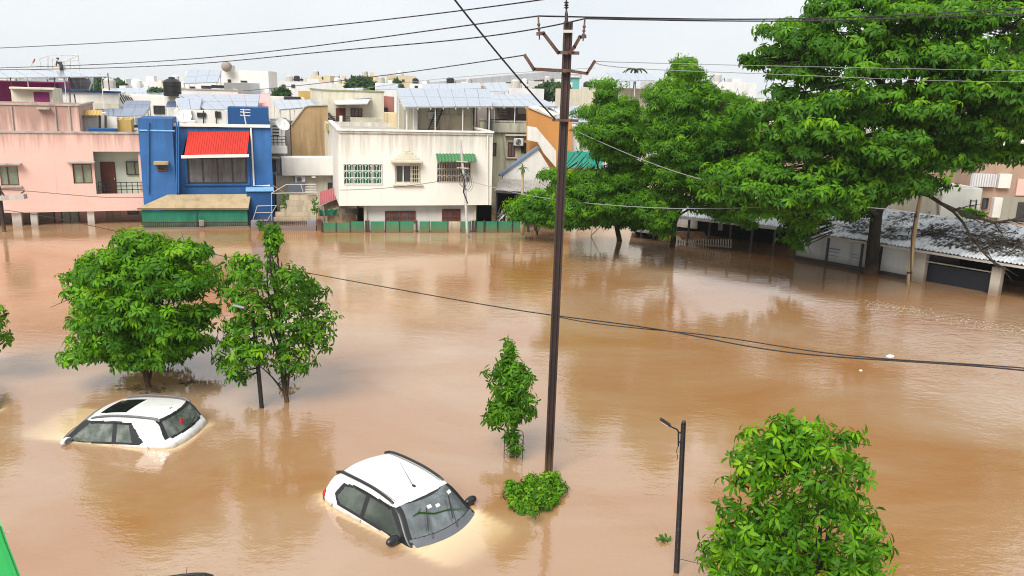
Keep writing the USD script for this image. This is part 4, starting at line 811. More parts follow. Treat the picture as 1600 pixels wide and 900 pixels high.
# far town: small blocks between the roofs and the horizon
FW, FC, FY = (paint('far_white', (.58, .58, .57), dirt=.15), paint('far_cream', (.55, .50, .39), dirt=.2), paint('far_yellow', (.54, .45, .30), dirt=.2))
for i, (lab, rc, Y, m_, ws) in enumerate((
    ('far white house with long roof parapet left of the pole', (430, 128, 520, 150), 130, FW, [(440, 132, 446, 137), (455, 132, 461, 137)]),
    ('far cream stepped house with rooftop room above the brown gable panels', (452, 127, 500, 146), 150, FC, [(458, 123, 474, 126)]),
    ('far pale yellow tower block behind the brown gable panels', (486, 118, 516, 146), 165, FY, [(503, 120, 505, 124, 1)]),
    ('far cream house right of the pale yellow tower', (516, 131, 560, 150), 140, FC, []),
    ('far cream block beyond the round green tree', (562, 118, 592, 140), 175, FY, []),
    ('far cream tower left of the wide solar array', (616, 118, 650, 140), 180, FY, [(628, 124, 632, 128, 1)]),
    ('far white row house left of the round green tree', (586, 130, 622, 150), 125, FW, []),
    ('far white house behind the second solar array', (690, 133, 745, 150), 115, FW, [(700, 138, 706, 142), (722, 138, 729, 142)]),
    ('far white terrace with dark openings below the overpass', (790, 138, 850, 158), 100, FW, [(796, 150, 802, 154), (810, 150, 818, 154), (826, 149, 836, 154)]),
    ('far white house left of the black tank', (206, 139, 240, 165), 88, FW, [(214, 147, 222, 151)]),
    ('far low white house beside the small round tree', (160, 139, 208, 150), 84, FW, []),
    ('far white house above the black tank stand', (282, 128, 350, 145), 84, FW, [(315, 134, 330, 138), (296, 135, 305, 139)]),
    ('far white hall left of the teal tower', (842, 128, 894, 150), 150, FW, []),
    ('far cream house right of the teal tower', (905, 140, 955, 170), 110, FC, [(915, 150, 922, 156)]),
    ('far white house behind the palm', (1020, 128, 1110, 170), 120, FW, [(1035, 136, 1042, 142), (1060, 136, 1067, 142)]),
    ('far narrow cream house with flat top behind the high solar array', (268, 126, 296, 145), 150, FC, [(276, 131, 280, 135, 1)]),
    ('far pale house peeking over the blue house panels', (398, 128, 424, 146), 160, FW, [(404, 132, 409, 136), (414, 132, 419, 136)]),
    ('far low cream house left of the solar canopy end', (176, 134, 204, 146), 170, FC, [(184, 138, 189, 141)]),
    ('far pale yellow house over the cream balcony roof', (520, 124, 546, 142), 190, FY, [(526, 129, 530, 133), (537, 129, 541, 133)]),
    ('far low white house over the wide solar array left half', (640, 131, 676, 146), 150, FW, [(648, 134, 653, 138)]),
    ('far cream house over the wide solar array right half', (722, 130, 760, 146), 155, FC, [(730, 134, 735, 138), (746, 134, 751, 138)]),
    ('far white house just left of the electric pole', (812, 131, 842, 146), 165, FW, [(820, 135, 825, 139)]),
    ('far grey block beside the big tree left edge', (1100, 128, 1180, 180), 105, FW, [(1118, 140, 1125, 146)]))):
    t = bld('far_house', lab, rc, Y, 8, m_, ws, yaw=(12, 20, 5, -8)[i % 4], par=.3, base=-5)
    w_ = rc[2] - rc[0]
    if i % 3 != 2: t.part('tank_room', t.fr.pbox(rc[0] + w_ * .55, rc[1] - 5, rc[0] + w_ * .75, rc[1] + 2, -3, -1), m_, smooth=False)
    t.part('antenna', tube([at(rc[0] + w_ * .4, rc[1] - 6, Y + 2), at(rc[0] + w_ * .41, rc[1] + 2, Y + 2)], .05, 4), DARKM)
    t.part('roof_tank', lathe(at(rc[0] + w_ * .25, rc[1] + 1, Y + 2), [(.01, 0), (.55, 0), (.55, .9), (.3, 1.1), (.01, 1.1)], 12), BLACKP if i % 6 == 1 else (WHITEM if i % 2 else GALV))
for lab, c, Y in (('far pale solar row at the foot of the skyline left of the round tree', [(590, 132), (622, 132), (620, 140), (586, 140)], 95), ('far pale solar row right of the long white parapet', [(396, 138), (450, 137), (446, 146), (392, 147)], 90), ('far pale solar canopy on the cream balcony roof', [(512, 138), (568, 137), (567, 143), (510, 144)], 66),
                  ('far pale solar row behind the wide array', [(660, 131), (750, 129), (752, 138), (662, 140)], 90), ('tilted pale solar roof below the overpass', [(756, 129), (790, 128), (796, 142), (764, 143)], 75), ('far pale canopy left of the small round tree', [(168, 138), (228, 137), (232, 143), (172, 145)], 76),
                  ('wide low pale solar row left of the black tank', [(196, 142), (262, 144), (262, 156), (200, 155)], 68)):
    solar(lab, c, Y, Y + 5, max(3, (c[1][0] - c[0][0]) // 12), 1, posts=1.5)
rt = np.random.default_rng(101); town = Thing('distant_town', 'hazy distant mass of small pale rooftops along the horizon', 'town', (0, 350, -8), kind='stuff'); TB = {0: [], 1: [], 2: [], 3: []}
for _ in range(420):
    y = rt.uniform(190, 620); x = rt.uniform(-.75, .45) * y; g = -1 - .021 * (y - 150); w_, d_, h_ = rt.uniform(5, 14), rt.uniform(5, 10), (rt.uniform(5.5, 10.5) + 2.5 * (rt.random() < .12)) * min(1, .62 + y / 1000); k_ = rt.choice(4, p=[.55, .2, .12, .13])
    TB[k_].append(boxm(x - w_ / 2, x + w_ / 2, y, y + d_, g - 1, g + h_))
    if rt.random() < .5: TB[k_].append(boxm(x - w_ * .2, x + w_ * .15, y + 1, y + 4, g + h_ + .01, g + h_ + 2.2))
    for q in np.arange(x - w_ / 2 + 1, x + w_ / 2 - 1.2, 2.4):
        if rt.random() < .6: TB[3].append(boxm(q, q + 1.1, y - .08, y - .01, g + h_ - 2.4, g + h_ - 1.1))
for k_, m_ in enumerate((FW, FC, FY, paint('far_grey', (.28, .29, .30), dirt=.2))): town.part('rooftops', cat(TB[k_]), m_, kind='stuff', smooth=False)
# overpass
ov = Thing('overpass', 'long grey road overpass on piers along the horizon', 'overpass', at(780, 140, 290))
A, B = at(640, 139, 420), at(892, 119, 290); A2 = A.copy(); dirv = (B - A) / np.linalg.norm(B - A); nrm = np.cross(dirv, [0, 0, 1.0])
OVM = paint('overpass_concrete', (.34, .35, .36), dirt=.35, sc=.3)
N_ = 9
for i in range(N_):
    a = A + (B - A) * i / N_; b = A + (B - A) * (i + 1) / N_ - dirv * .25
    ov.part('deck_span', bar(a, b, 9, 1.6), OVM, smooth=False); ov.part('side_barrier', bar(a + [0, 0, 1.3] - nrm * -4.3, b + [0, 0, 1.3] - nrm * -4.3, .3, .9), OVM, smooth=False)
    ov.part('pier', bar([*a[:2], a[2] - .9], [*a[:2], -8], 2.0, 2.6), OVM, smooth=False)

# ---------------------------------------------------------------- sheds along the right shore
P0, P1 = G(1240, 404), G(1602, 470)
Fs = Fr(P0, math.degrees(math.atan2(P1[1] - P0[1], P1[0] - P0[0])))
Ls = np.linalg.norm(P1 - P0)
shed = Thing('tin_roofed_shed', 'long low white-walled shed with pale corrugated roof and dark open bay, under the big tree', 'shed', Fs.P(Ls / 2, 0, -1))
we = Fs.uw(1420, 386, .6)[1]
wbk = we + .75
SW = paint('shed_white_wall', (.55, .56, .55), dirt=.45, dcol=(.2, .18, .15))
us = [Fs.uw(x, 410, 0)[0] for x in (1240, 1291, 1345, 1375, 1425, 1447, 1553, 1580, 1640)]
for i, (a, b) in enumerate(zip(us[:4], us[1:5])): shed.part('wall_panel', Fs.box(a + .03, b - .03, -.12, 0, .18, we - .15), SW, smooth=False)
shed.part('plinth', Fs.box(us[0] - .2, us[4], -.14, .03, -1, .17), DARKM, smooth=False)
for a in us[:4]: shed.part('post', Fs.box(a - .05, a + .05, -.02, .06, -1, we - .12), DARKM)
shed.part('pier', Fs.box(us[4], us[5], -.3, .12, -1, we - .2, .02), paint('shed_pier', (.42, .38, .32), dirt=.4)); shed.part('pier', Fs.box(us[6], us[7] - .25, -.3, .15, -1, we - .35, .02), paint('shed_pier', (0, 0, 0)))
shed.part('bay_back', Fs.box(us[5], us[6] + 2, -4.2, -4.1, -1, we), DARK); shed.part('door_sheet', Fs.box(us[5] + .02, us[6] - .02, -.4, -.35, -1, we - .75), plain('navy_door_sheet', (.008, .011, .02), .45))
shed.part('rail', Fs.box(us[5], us[6], .02, .07, we - .62, we - .57), CONC)
shed.part('back_wall', Fs.box(us[0] - .2, us[8] + 3, -5.2, -5.05, -1, wbk - .1), SW, smooth=False)
k = 0; x = us[0] - .3
while x < us[8] + 4:
    for d0, d1, z0_, z1_ in ((.65, -2.35, we, we + .36), (-2.2, -5.3, we + .39, wbk)):
        e = rng.uniform(-.02, .02); sg = bump_sheet(Fs.P(x - .04, d0, z0_ + e + .01 * (k % 2)), Fs.P(x + 1.04, d0, z0_ + e + .01 * (k % 2)), Fs.P(x - .04, d1, z1_ + e + .01 * (k % 2)), .03, 7)
        shed.part('roof_sheet', sg, (TIN, paint('weathered_tin_b', (.52, .53, .55), rough=.35, dirt=.95, dcol=(.04, .035, .03), spec=.6, sc=1.7), paint('weathered_tin_c', (.68, .69, .70), rough=.3, dirt=.75, dcol=(.06, .05, .045), spec=.6, sc=1.1))[(k * 7 + (d0 < 0)) % 3])
    x += 1.0; k += 1
shed.part('eave_beam', Fs.box(us[0] - .3, us[8] + 4, .5, .6, we - .16, we - .06), GALV)
for rc in ((1293, 388, 1313, 390), (1292, 393, 1312, 394.2), (1294, 399, 1310, 400), (1327, 397, 1342, 398), (1330, 402, 1343, 403), (1368, 400, 1376, 401), (1366, 406, 1374, 407)): shed.part('faded_lettering', Fs.pbox(*rc, .002, .006), plain('faded_blue_paint', (.16, .2, .32), .7))
lit = Thing('leaf_litter', 'dead brown leaves and twigs lying across the shed roof', 'leaf litter', Fs.P(us[4], -2, we), kind='stuff')
r_ = np.random.default_rng(5); n = 5200
uu = np.concatenate([r_.uniform(us[2], us[8] + 2, n // 2), r_.uniform(us[1], us[8] + 2, n - n // 2)]); dd = np.concatenate([r_.normal(-2.1, .35, n // 2), -.2 - 5 * r_.random(n - n // 2) ** 1.4])
msk = (meshkit.fbm(np.stack([uu * .9, dd * .9, 0 * uu], 1), 3, 4) > .47) | (r_.random(n) < .12); uu, dd = uu[msk], np.minimum(dd[msk], .5)
wz_ = np.where(dd > -2.25, we + (.65 - dd) * .12, we + .39 + (-2.2 - dd) * .116) + .045
cc = np.array([Fs.P(a, b, c) for a, b, c in zip(uu, dd, wz_)]); ax = unit(r_.normal(size=(len(cc), 3)) * [1, 1, .15]); oo = np.tile([0, 0, 1.0], (len(cc), 1)) + r_.normal(size=(len(cc), 3)) * .2
lit.part('litter', leaves(cc, ax, oo, r_.uniform(.12, .34, len(cc)), r_.uniform(.05, .14, len(cc)), .1), paint('dead_leaf', (.06, .045, .032), dirt=.4), kind='stuff', smooth=False)
# dark open shed to the left
Q0, Q1 = G(1000, 372), G(1238, 403)
Fq = Fr(Q0, math.degrees(math.atan2(Q1[1] - Q0[1], Q1[0] - Q0[0]))); Lq = np.linalg.norm(Q1 - Q0)
sh2 = Thing('open_shed', 'dark open-fronted shed with sagging grey roof under the neem trees', 'shed', Fq.P(Lq / 2, -1, -1))
uq = [Fq.uw(x, 370, -.5)[0] for x in (1050, 1215)]; wq = Fq.uw(1130, 344, .2)[1]
for i in range(8):
    a = uq[0] + (uq[1] + .4 - uq[0]) * i / 8; b = uq[0] + (uq[1] + .4 - uq[0]) * (i + 1) / 8
    sh2.part('roof_sheet', bump_sheet(Fq.P(a, .3, wq), Fq.P(b + .05, .3, wq), Fq.P(a, -4.2, wq + .95), .028, 7), TIN)
sh2.part('fascia', Fq.box(uq[0], uq[1] + .4, .3, .36, wq - .16, wq - .02), GALV)
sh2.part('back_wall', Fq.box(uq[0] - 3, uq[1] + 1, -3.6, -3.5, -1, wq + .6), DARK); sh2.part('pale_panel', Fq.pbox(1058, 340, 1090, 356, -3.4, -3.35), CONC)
for x in np.linspace(uq[0], uq[1], 6): sh2.part('post', Fq.box(x - .05, x + .05, .02, .12, -1, wq - .03), DARKM)
for a in (1122, 1166): sh2.part('pale_panel', Fq.pbox(a, 348, a + 7, 360, -2, -1.95), CONC)
rf2 = Thing('low_slab_roof', 'low pale slab roof corner at the water behind the hanging branches', 'roof', fp(Fq, 1005, 362, 0))
rf2.part('slab', quadslab(fp(Fq, 988, 350, -2.5), fp(Fq, 1032, 352, -2.5), fp(Fq, 1030, 364, .2), fp(Fq, 984, 358, .2), .1), CONC); rf2.part('wall', Fq.pbox(992, 362, 1028, 378, -1, -.9), DARK)
for x in (993, 1002, 1021): rf2.part('post', bar(fp(Fq, x, 360, .1), fp(Fq, x, 378, .1), .09), DARKM)
hc = Thing('handcart', 'rust-brown wooden handcart standing in the dark open shed', 'cart', fp(Fq, 1085, 376, -.6)); 
hc.part('tray', quadslab(fp(Fq, 1058, 361, -1.0), fp(Fq, 1100, 362, -1.0), fp(Fq, 1108, 375, -.3), fp(Fq, 1066, 372, -.3), .1), paint('rust_wood', (.33, .16, .07), dirt=.5))
for i in range(6): hc.part('slat', bar(fp(Fq, 1060 + i * 8, 363 + i * .6, -.8), fp(Fq, 1066 + i * 8, 373 + i * .6, -.28), .08, .05), paint('rust_wood', (0, 0, 0)))
pk2 = Thing('picket_rail', 'row of pale pickets at the waterline before the handcart', 'fence', fp(Fq, 1090, 382, .2))
for x in np.linspace(1060, 1142, 22): pk2.part('picket', bar(fp(Fq, x, 374, .2), fp(Fq, x, 386, .2), .05), GALV, smooth=False)
pk2.part('rail', bar(fp(Fq, 1058, 377, .24), fp(Fq, 1143, 387, .24), .04), GALV)

# ---------------------------------------------------------------- cars
CARW = usdkit.material(stage, '/World/Looks/white_car_paint', {'g': ('geometry', {}), 's': ('separate_xyz', {}), 'n': ('noise_texture', {'scale': 7.0, 'detail': 5.0, 'roughness': .65}), 'zz': ('math', {'math_type': 'multiply_add', 'value2': -.16}),
    'm': ('map_range', {'from_min': .03, 'from_max': -.07, 'to_min': 0.0, 'to_max': .8, 'clamp': True}), 'c': ('mix_color', {'a': (.70, .70, .69), 'b': (.33, .21, .11)}), 'n2': ('noise_texture', {'scale': 2.5, 'detail': 5.0}), 'r2': ('rgb_ramp', {'ramp': [(.35, (.9, .88, .85)), (.6, (1, 1, 1))]}), 'mu': ('mix_color', {'blend_type': 'multiply', 'fac': 1.0}),
    'p': ('principled_bsdf', {'roughness': .25, 'coat_weight': .7})}, [('g.position', 's.vector'), ('g.position', 'n.vector'), ('g.position', 'n2.vector'), ('n.fac', 'zz.value1'), ('s.z', 'zz.value3'), ('zz.value', 'm.value'), ('m.result', 'c.fac'), ('n2.fac', 'r2.fac'), ('c.result', 'mu.a'), ('r2.color', 'mu.b'), ('mu.result', 'p.base_color')], surface='p.BSDF')
CARG = usdkit.material(stage, '/World/Looks/wet_car_glass', {'g': ('geometry', {}), 'n': ('noise_texture', {'scale': 2.2, 'detail': 5.0, 'roughness': .65}), 'n2': ('noise_texture', {'scale': 45.0, 'detail': 2.0}),
    'r': ('rgb_ramp', {'ramp': [(.3, (.045, .053, .053)), (.55, (.105, .12, .125)), (.75, (.19, .215, .225))]}), 'b': ('bump', {'strength': .12, 'distance': .01}),
    'p': ('principled_bsdf', {'roughness': .09, 'ior': 1.65, 'specular_ior_level': .7})}, [('g.position', 'n.vector'), ('g.position', 'n2.vector'), ('n.fac', 'r.fac'), ('r.color', 'p.base_color'), ('n2.fac', 'b.height'), ('b.normal', 'p.normal')], surface='p.BSDF')
CARS_G = usdkit.material(stage, '/World/Looks/green_reflection_glass', {'g': ('geometry', {}), 'n': ('noise_texture', {'scale': 1.6, 'detail': 3.0, 'roughness': .5}),  # tree reflections painted as dull green patches in the glass colour
    'r': ('rgb_ramp', {'ramp': [(.35, (.008, .014, .008)), (.5, (.022, .032, .02)), (.68, (.07, .085, .07))]}),
    'p': ('principled_bsdf', {'roughness': .07, 'ior': 1.6, 'specular_ior_level': .6})}, [('g.position', 'n.vector'), ('n.fac', 'r.fac'), ('r.color', 'p.base_color')], surface='p.BSDF')
CARS_L = usdkit.material(stage, '/World/Looks/fogged_side_glass', {'g': ('geometry', {}), 'n': ('noise_texture', {'scale': 4.0, 'detail': 4.0, 'roughness': .6}),
    'r': ('rgb_ramp', {'ramp': [(.3, (.03, .042, .034)), (.5, (.085, .10, .085)), (.7, (.17, .185, .165))]}), 'p': ('principled_bsdf', {'roughness': .09, 'ior': 1.6, 'specular_ior_level': .6})}, [('g.position', 'n.vector'), ('n.fac', 'r.fac'), ('r.color', 'p.base_color')], surface='p.BSDF')
REDL = plain('red_lamp', (.35, .01, .012), .15); SEAM = plain('dark_seam', (.05, .05, .05), .6)

def car_shell(nx=230, ns=26, nc=7, nt=26):
    xs = np.unique(np.concatenate([np.linspace(.0, 4.0, nx), np.linspace(0, .7, 60), np.linspace(2.1, 3.0, 70)]))
    zt, hw = car_top(xs), car_hw(xs); half = []
    for i, x in enumerate(xs):
        zb = min(.93, zt[i] - .07); ztop = zt[i]; e = .045 + .03 * min(1, max(0, (ztop - 1.0) / .5))
        zz_ = np.linspace(.45, zb, 8); side = [(hw[i] * (1 - .10 * ((zb - z) / .5) ** 2), z) for z in zz_[:-1]]
        z2 = np.linspace(zb, max(zb + .005, ztop - e), ns); tap = lambda z: hw[i] * (1 - .235 * max(0, (z - .93) / .55) ** 1.15)
        side += [(tap(z), z) for z in z2]
        ye, ze = side[-1]
        a = np.linspace(0, math.pi / 2, nc + 2)[1:-1]
        r = min(e * 1.3, ye * .3)
        side += [(ye - r * (1 - math.cos(q)), ze + e * .72 * math.sin(q)) for q in a]
        y1, z1 = side[-1]
        for s in np.linspace(1, 0, nt)[1:]: side.append((y1 * s, z1 + (ztop + .012 - z1) * (1 - s ** 2)))
        half.append(side)
    hf = np.array(half)                                                   # nx, m, 2
    m = hf.shape[1]
    full = np.concatenate([hf, hf[:, ::-1][:, 1:] * [-1, 1]], 1); M = full.shape[1]
    V = np.stack([np.repeat(xs, M).reshape(len(xs), M), full[:, :, 0], full[:, :, 1]], -1)
    bow = lambda y, x: .16 * (1 - (y / .8) ** 2)
    yb = V[:, :, 1]; zc = V[:, :, 2]; X = V[:, :, 0]
    wgt = np.clip((X - 2.0) / .3, 0, 1) * np.clip((zc - .95) / .06, 0, 1); V[:, :, 0] += wgt * bow(yb, X) * .9
    wr = np.clip((.7 - X) / .3, 0, 1); V[:, :, 0] += wr * .10 * (yb / .8) ** 2
    idx = np.arange(len(xs) * M).reshape(len(xs), M)
    q = np.stack([idx[:-1, :-1], idx[1:, :-1], idx[1:, 1:], idx[:-1, 1:]], -1).reshape(-1, 4)
    col = np.tile(np.arange(M - 1), len(xs) - 1); top = (col >= m - nt) & (col < M - 1 - (m - nt))
    return V.reshape(-1, 3), q, top, xs
SHELL = car_shell()
def ws(y, z, off):                        # a place just off the windshield
    x = np.linspace(2.15, 2.9, 200); zs = car_top(x) + .012; return np.array([np.interp(z, zs[::-1], x[::-1]) + .144 * (1 - (y / .8) ** 2) + off * .5, y, z + off * .85])
def make_car(pose, label, rails, mirror_m, detail=True, sunroof=False, boxy=False):
    V, q, top, xs = SHELL
    t = Thing('car', label, 'car', pose((2, 0, 0)) * [1, 1, 0] + [0, 0, pose.o[2]])
    c = V[q].mean(1); n = np.cross(V[q[:, 2]] - V[q[:, 0]], V[q[:, 3]] - V[q[:, 1]]); n /= np.linalg.norm(n, axis=1, keepdims=True) + 1e-12
    tri = np.vstack([q[:, [0, 1, 2]], q[:, [0, 2, 3]]])
    vn = np.zeros_like(V); fn = np.cross(V[tri[:, 1]] - V[tri[:, 0]], V[tri[:, 2]] - V[tri[:, 0]])
    for k in range(3): np.add.at(vn, tri[:, k], fn)
    vn /= np.linalg.norm(vn, axis=1, keepdims=True) + 1e-12
    if (vn[:, 2] * (V[:, 2] > 1.5)).sum() < 0: vn = -vn; q = q[:, ::-1]
    lab = np.zeros(len(q), int)                                           # 0 white 1 black trim 2 windshield 3 rear 4.. side glass
    inside = lambda P: shapely.contains_xy(Polygon(P), c[:, 0], c[:, 2])
    side = ~top & (np.abs(c[:, 1]) > .4)
    rear_q = [(.69, 1.13), (.83, 1.355), (1.05, 1.40), (1.44, 1.41), (1.44, 1.03), (.84, 1.03)] if not boxy else [(1.02, 1.03), (1.15, 1.395), (1.44, 1.405), (1.44, 1.03)]
    lab[side & inside([(2.91, 1.0), (2.27, 1.45), (1.5, 1.455), (1.02, 1.44), (.75, 1.385), (.59, 1.15), (.76, 1.0)] if not boxy else [(2.91, 1.0), (2.27, 1.45), (1.5, 1.455), (1.08, 1.435), (.74, 1.05), (.82, 1.0)])] = 1
    lab[side & inside([(2.64, 1.03), (2.14, 1.395), (1.54, 1.41), (1.54, 1.03)])] = 4
    lab[side & inside(rear_q)] = 5
    yw = np.abs(c[:, 1]); front = (c[:, 0] > 2.05) & (n[:, 0] * np.sign(n[:, 2] + 1e-9) > .22) & (c[:, 2] > 1.03) & (c[:, 2] < 1.485)
    lab[front & (yw < .80)] = 1
    lim = np.interp(c[:, 2], [1.03, 1.48], [.74, .58]); lab[front & (yw < lim) & (c[:, 2] < 1.468) & (c[:, 2] > 1.088)] = 2
    rear = (c[:, 0] < .52) & (c[:, 2] > 1.06) & (c[:, 2] < 1.47) & ((n[:, 0] < -.3) | (n[:, 0] > 1e9) | (np.abs(n[:, 0]) > .3)) & (yw < np.interp(c[:, 2], [1.06, 1.47], [.78, .63]))
    lab[rear] = 1
    lab[rear & (c[:, 2] > 1.10) & (c[:, 2] < 1.425) & (yw < np.interp(c[:, 2], [1.06, 1.47], [.66, .54]))] = 3
    cowl = (c[:, 0] > 2.6) & (c[:, 2] > .99) & (c[:, 2] <= 1.08) & top & (yw < .78); lab[cowl] = 6
    if sunroof: lab[top & (c[:, 0] > 1.40) & (c[:, 0] < 2.08) & (yw < .40)] = 7
    tl = (np.abs(c[:, 0] - .12) < .17) & (c[:, 2] > .88) & (c[:, 2] < 1.09) & (yw > .60); lab[tl] = 8 if not boxy else 0
    lab[(c[:, 0] < .3) & (c[:, 2] < .90)] = 1 if not boxy else 0
    def emit(name, mask, mat, inset, parent=None):
        f = q[mask]; u_, inv = np.unique(f, return_inverse=True); inv = inv.reshape(f.shape)
        if len(f) == 0: return None
        v = pose(V[u_] - vn[u_] * inset); path = uniq(parent or t.path, name)
        fc = np.vstack([inv[:, [0, 1, 2]], inv[:, [0, 2, 3]]]); mm = UsdGeom.Mesh.Define(stage, path)
        mm.CreatePointsAttr(Vt.Vec3fArray.FromNumpy((v - t.loc).astype(np.float32))); mm.CreateFaceVertexCountsAttr(Vt.IntArray.FromNumpy(np.full(len(fc), 3, np.int32)))
        mm.CreateFaceVertexIndicesAttr(Vt.IntArray.FromNumpy(fc.astype(np.int32).ravel())); mm.CreateSubdivisionSchemeAttr('none')
        mm.CreateNormalsAttr(Vt.Vec3fArray.FromNumpy((vn[u_] @ pose.M.T).astype(np.float32))); mm.SetNormalsInterpolation('vertex')
        UsdShade.MaterialBindingAPI.Apply(mm.GetPrim()).Bind(mat); return path
    emit('body', lab == 0, CARW, 0); emit('window_trim', lab == 1, BLACKP, .002)
    emit('windshield', lab == 2, CARG, .004); rw = emit('rear_window', lab == 3, CARS_L, .004)
    for s in (1, -1):
        emit('side_window', (lab == 4) & (c[:, 1] * s > 0), CARS_L if boxy else CARS_G, .006); emit('side_window', (lab == 5) & (c[:, 1] * s > 0), CARS_L if boxy else CARS_G, .006)
        emit('tail_lamp', (lab == 8) & (c[:, 1] * s > 0), REDL, -.006)
    emit('cowl', lab == 6, plain('grey_cowl', (.10, .105, .115), .55), 0)
    if sunroof: emit('sunroof', lab == 7, plain('black_sunroof_glass', (.006, .006, .008), .08, spec=.3), .003)
    for s in (1, -1):
        for xa, za in (((1.49, .985), (1.49, .80)), ((.64, .97), (.52, .80)), ((2.70, .98), (2.74, .8))): t.part('door_seam', pose(tube([(xa[0], s * float(car_hw(xa[0])) * 1.0, xa[1]), (za[0], s * float(car_hw(za[0])) * 1.0, za[1])], .005, 4)), SEAM)
        t.part('window_visor', pose(tube([(x, s * float(car_hw(x)) * .815, 1.425 - .03 * (x > 2.0)) for x in np.linspace(1.1, 2.1, 8)], .012, 5)), BLACKP)
        xq = np.linspace(.5, 2.1, 14); t.part('roof_seam', pose(tube(np.stack([xq, s * (car_hw(xq) * .765 - .10), car_top(xq) - .006], 1), .006, 4)), SEAM)
        xr = np.linspace(.42, 2.12, 16); zr_ = np.array([car_top(x) for x in xr]) - .018; yr = s * (car_hw(xr) * .765 - .035)
        lift = .028 * np.sin(np.clip((xr - .42) / 1.7, 0, 1) * math.pi) ** .35
        v, f = tube(np.stack([xr, yr, zr_ + lift], 1), .026, 8); t.part('roof_rail', pose((v, f)), rails, smooth=True)
        mx = 2.56; v, f = sph((0, 0, 0), 1, 3); v = v * [.085, .15, .082] + [mx, s * 1.0, 1.085]; v[:, 0] = np.maximum(v[:, 0], mx - .045)
        mp = t.part('door_mirror', pose((v, f)), mirror_m, smooth=40); v, f = sph((0, 0, 0), 1, 2); v = v * [.004, .105, .055] + [mx - .048, s * .99, 1.092]
        t.part('mirror_glass', pose((v, f)), CARG, parent=mp, smooth=True); t.part('mirror_arm', pose(boxm(mx - .02, mx + .06, s * .80, s * .93, 1.0, 1.06, .01)), BLACKP, parent=mp)
    for y0, y1 in ((-.42, .06), (.18, .62)):
        if not detail or boxy: break
        a = ws(y0, 1.05, .02); b = ws(y0 + .16, 1.30, .05); wpr = t.part('wiper', pose(tube([a, b], [.012, .008], 5)), BLACKM); t.part('blade', pose(bar(ws(y0 + .02, 1.13, .035), ws(y0 + .2, 1.37, .05), .018)), BLACKM, parent=wpr)
    if detail and not boxy:
        t.part('antenna', pose(tube([(1.95, -.0, 1.53), (1.55, 0.0, 1.86)], [.008, .004], 5)), BLACKM); t.part('antenna_base', pose(boxm(1.93, 2.01, -.025, .025, 1.515, 1.56, .012)), BLACKM)
    return t
car1 = make_car(CARS[0], 'white car with black sunroof and visible rear window, sunk near the round tree', plain('grey_rail', (.10, .10, .105), .4), CARW, sunroof=True, boxy=True)
car2 = make_car(CARS[1], 'white car with black roof rails and windshield facing the camera, sunk beside the electric pole', BLACKP, BLACKP)
car3 = make_car(CARS[2], 'submerged white car at the bottom edge, only its roof tip and antenna showing', BLACKP, CARW, detail=False)
car3.part('antenna', CARS[2](tube([(.80, -.42, 1.52), (.76, -.42, 1.80)], [.007, .004], 5)), BLACKM)
car4 = make_car(CARS[3], 'submerged white car at the left edge, only a corner showing', BLACKP, CARW, detail=False)
C1, C2 = CARS[:2]
car1.part('rear_sticker', C1(boxm(.205, .22, .05, .17, 1.22, 1.33)), plain('red_sticker', (.5, .03, .04), .6)); car1.part('rear_wiper', C1(bar((.10, .0, 1.10), (.17, -.36, 1.19), .02)), BLACKM)
car1.part('roof_emblem', C1(boxm(.52, .56, -.05, .05, 1.525, 1.535)), GALV); car1.part('sticker', C1(boxm(.78, .88, .795, .80, 1.06, 1.16)), WHITEM)
for y, x in ((-.16, .0), (.02, .03), (.44, -.03)): car2.part('windshield_sticker', C2(quadslab(ws(y, 1.40 - x, .006), ws(y + .1, 1.40 - x, .006), ws(y + .1, 1.36 - x, .006), ws(y, 1.36 - x, .006), .003)), WHITEM)
tw = single('windshield_reflection', cat([C2(tube([ws(-.52, 1.34, .02), ws(-.38, 1.36, .02), ws(-.1, 1.28, .02), ws(.25, 1.24, .02), ws(.55, 1.15, .02)], [.008, .014, .012, .011, .007], 5)), C2(tube([ws(-.40, 1.355, .02), ws(-.30, 1.40, .02)], .007, 5))]), LEAF_B, 'dark strand added as a reflection across the windshield of the car by the pole', 'windshield_reflection')  # reflection of a branch, modelled as a strand on the glass

# ---------------------------------------------------------------- poles, lamps, wires
PY = G(857, 741)[1]
def A_(x, y, dy=0): return at(x, y, PY + dy)
ep = Thing('electric_pole', 'tall rusty steel power pole with two cross arms, rising from the bush mid-photo', 'power pole', [*G(857, 741)[:2], -1])
b0, b1 = A_(857, 741), A_(888, 34)
axis = unit(b1 - b0); b0 = b0 - axis * 1.0
for s in (-1, 1): ep.part('pole_flange', bar(b0 + [s * .067, 0, 0], b1 + [s * .067, 0, 0], .03, .14), RUST)
ep.part('pole_web', bar(b0, b1, .104, .02), RUST); ep.part('web_rib', bar(b0 + [.02, -.03, 0], b1 + [.02, -.03, 0], .016, .03), RUST)
def arm(name, pts, w, mat, dy=-.10):
    P = [A_(x, y, dy) for x, y in pts]; return ep.part(name, cat([bar(a, b + unit(b - a) * w * .3, w, w * .8) for a, b in zip(P[:-1], P[1:])] + [sph(p, w * .5, 1) for p in P[1:-1]]), mat)
a1 = arm('cross_arm', [(838, 53), (849, 52), (872, 82), (903, 83)], .075, RUSTL); a2 = arm('cross_arm', [(889, 84), (897, 74), (906, 58), (914, 57)], .075, RUSTL, -.13)
a3 = arm('cross_arm', [(819, 85), (834, 108), (888, 111)], .075, RUSTL, -.11); a4 = arm('cross_arm', [(886, 110), (917, 115), (929, 96)], .065, RUSTL, -.14); arm('lower_arm', [(863, 187.5), (902, 188.5)], .06, RUSTL)
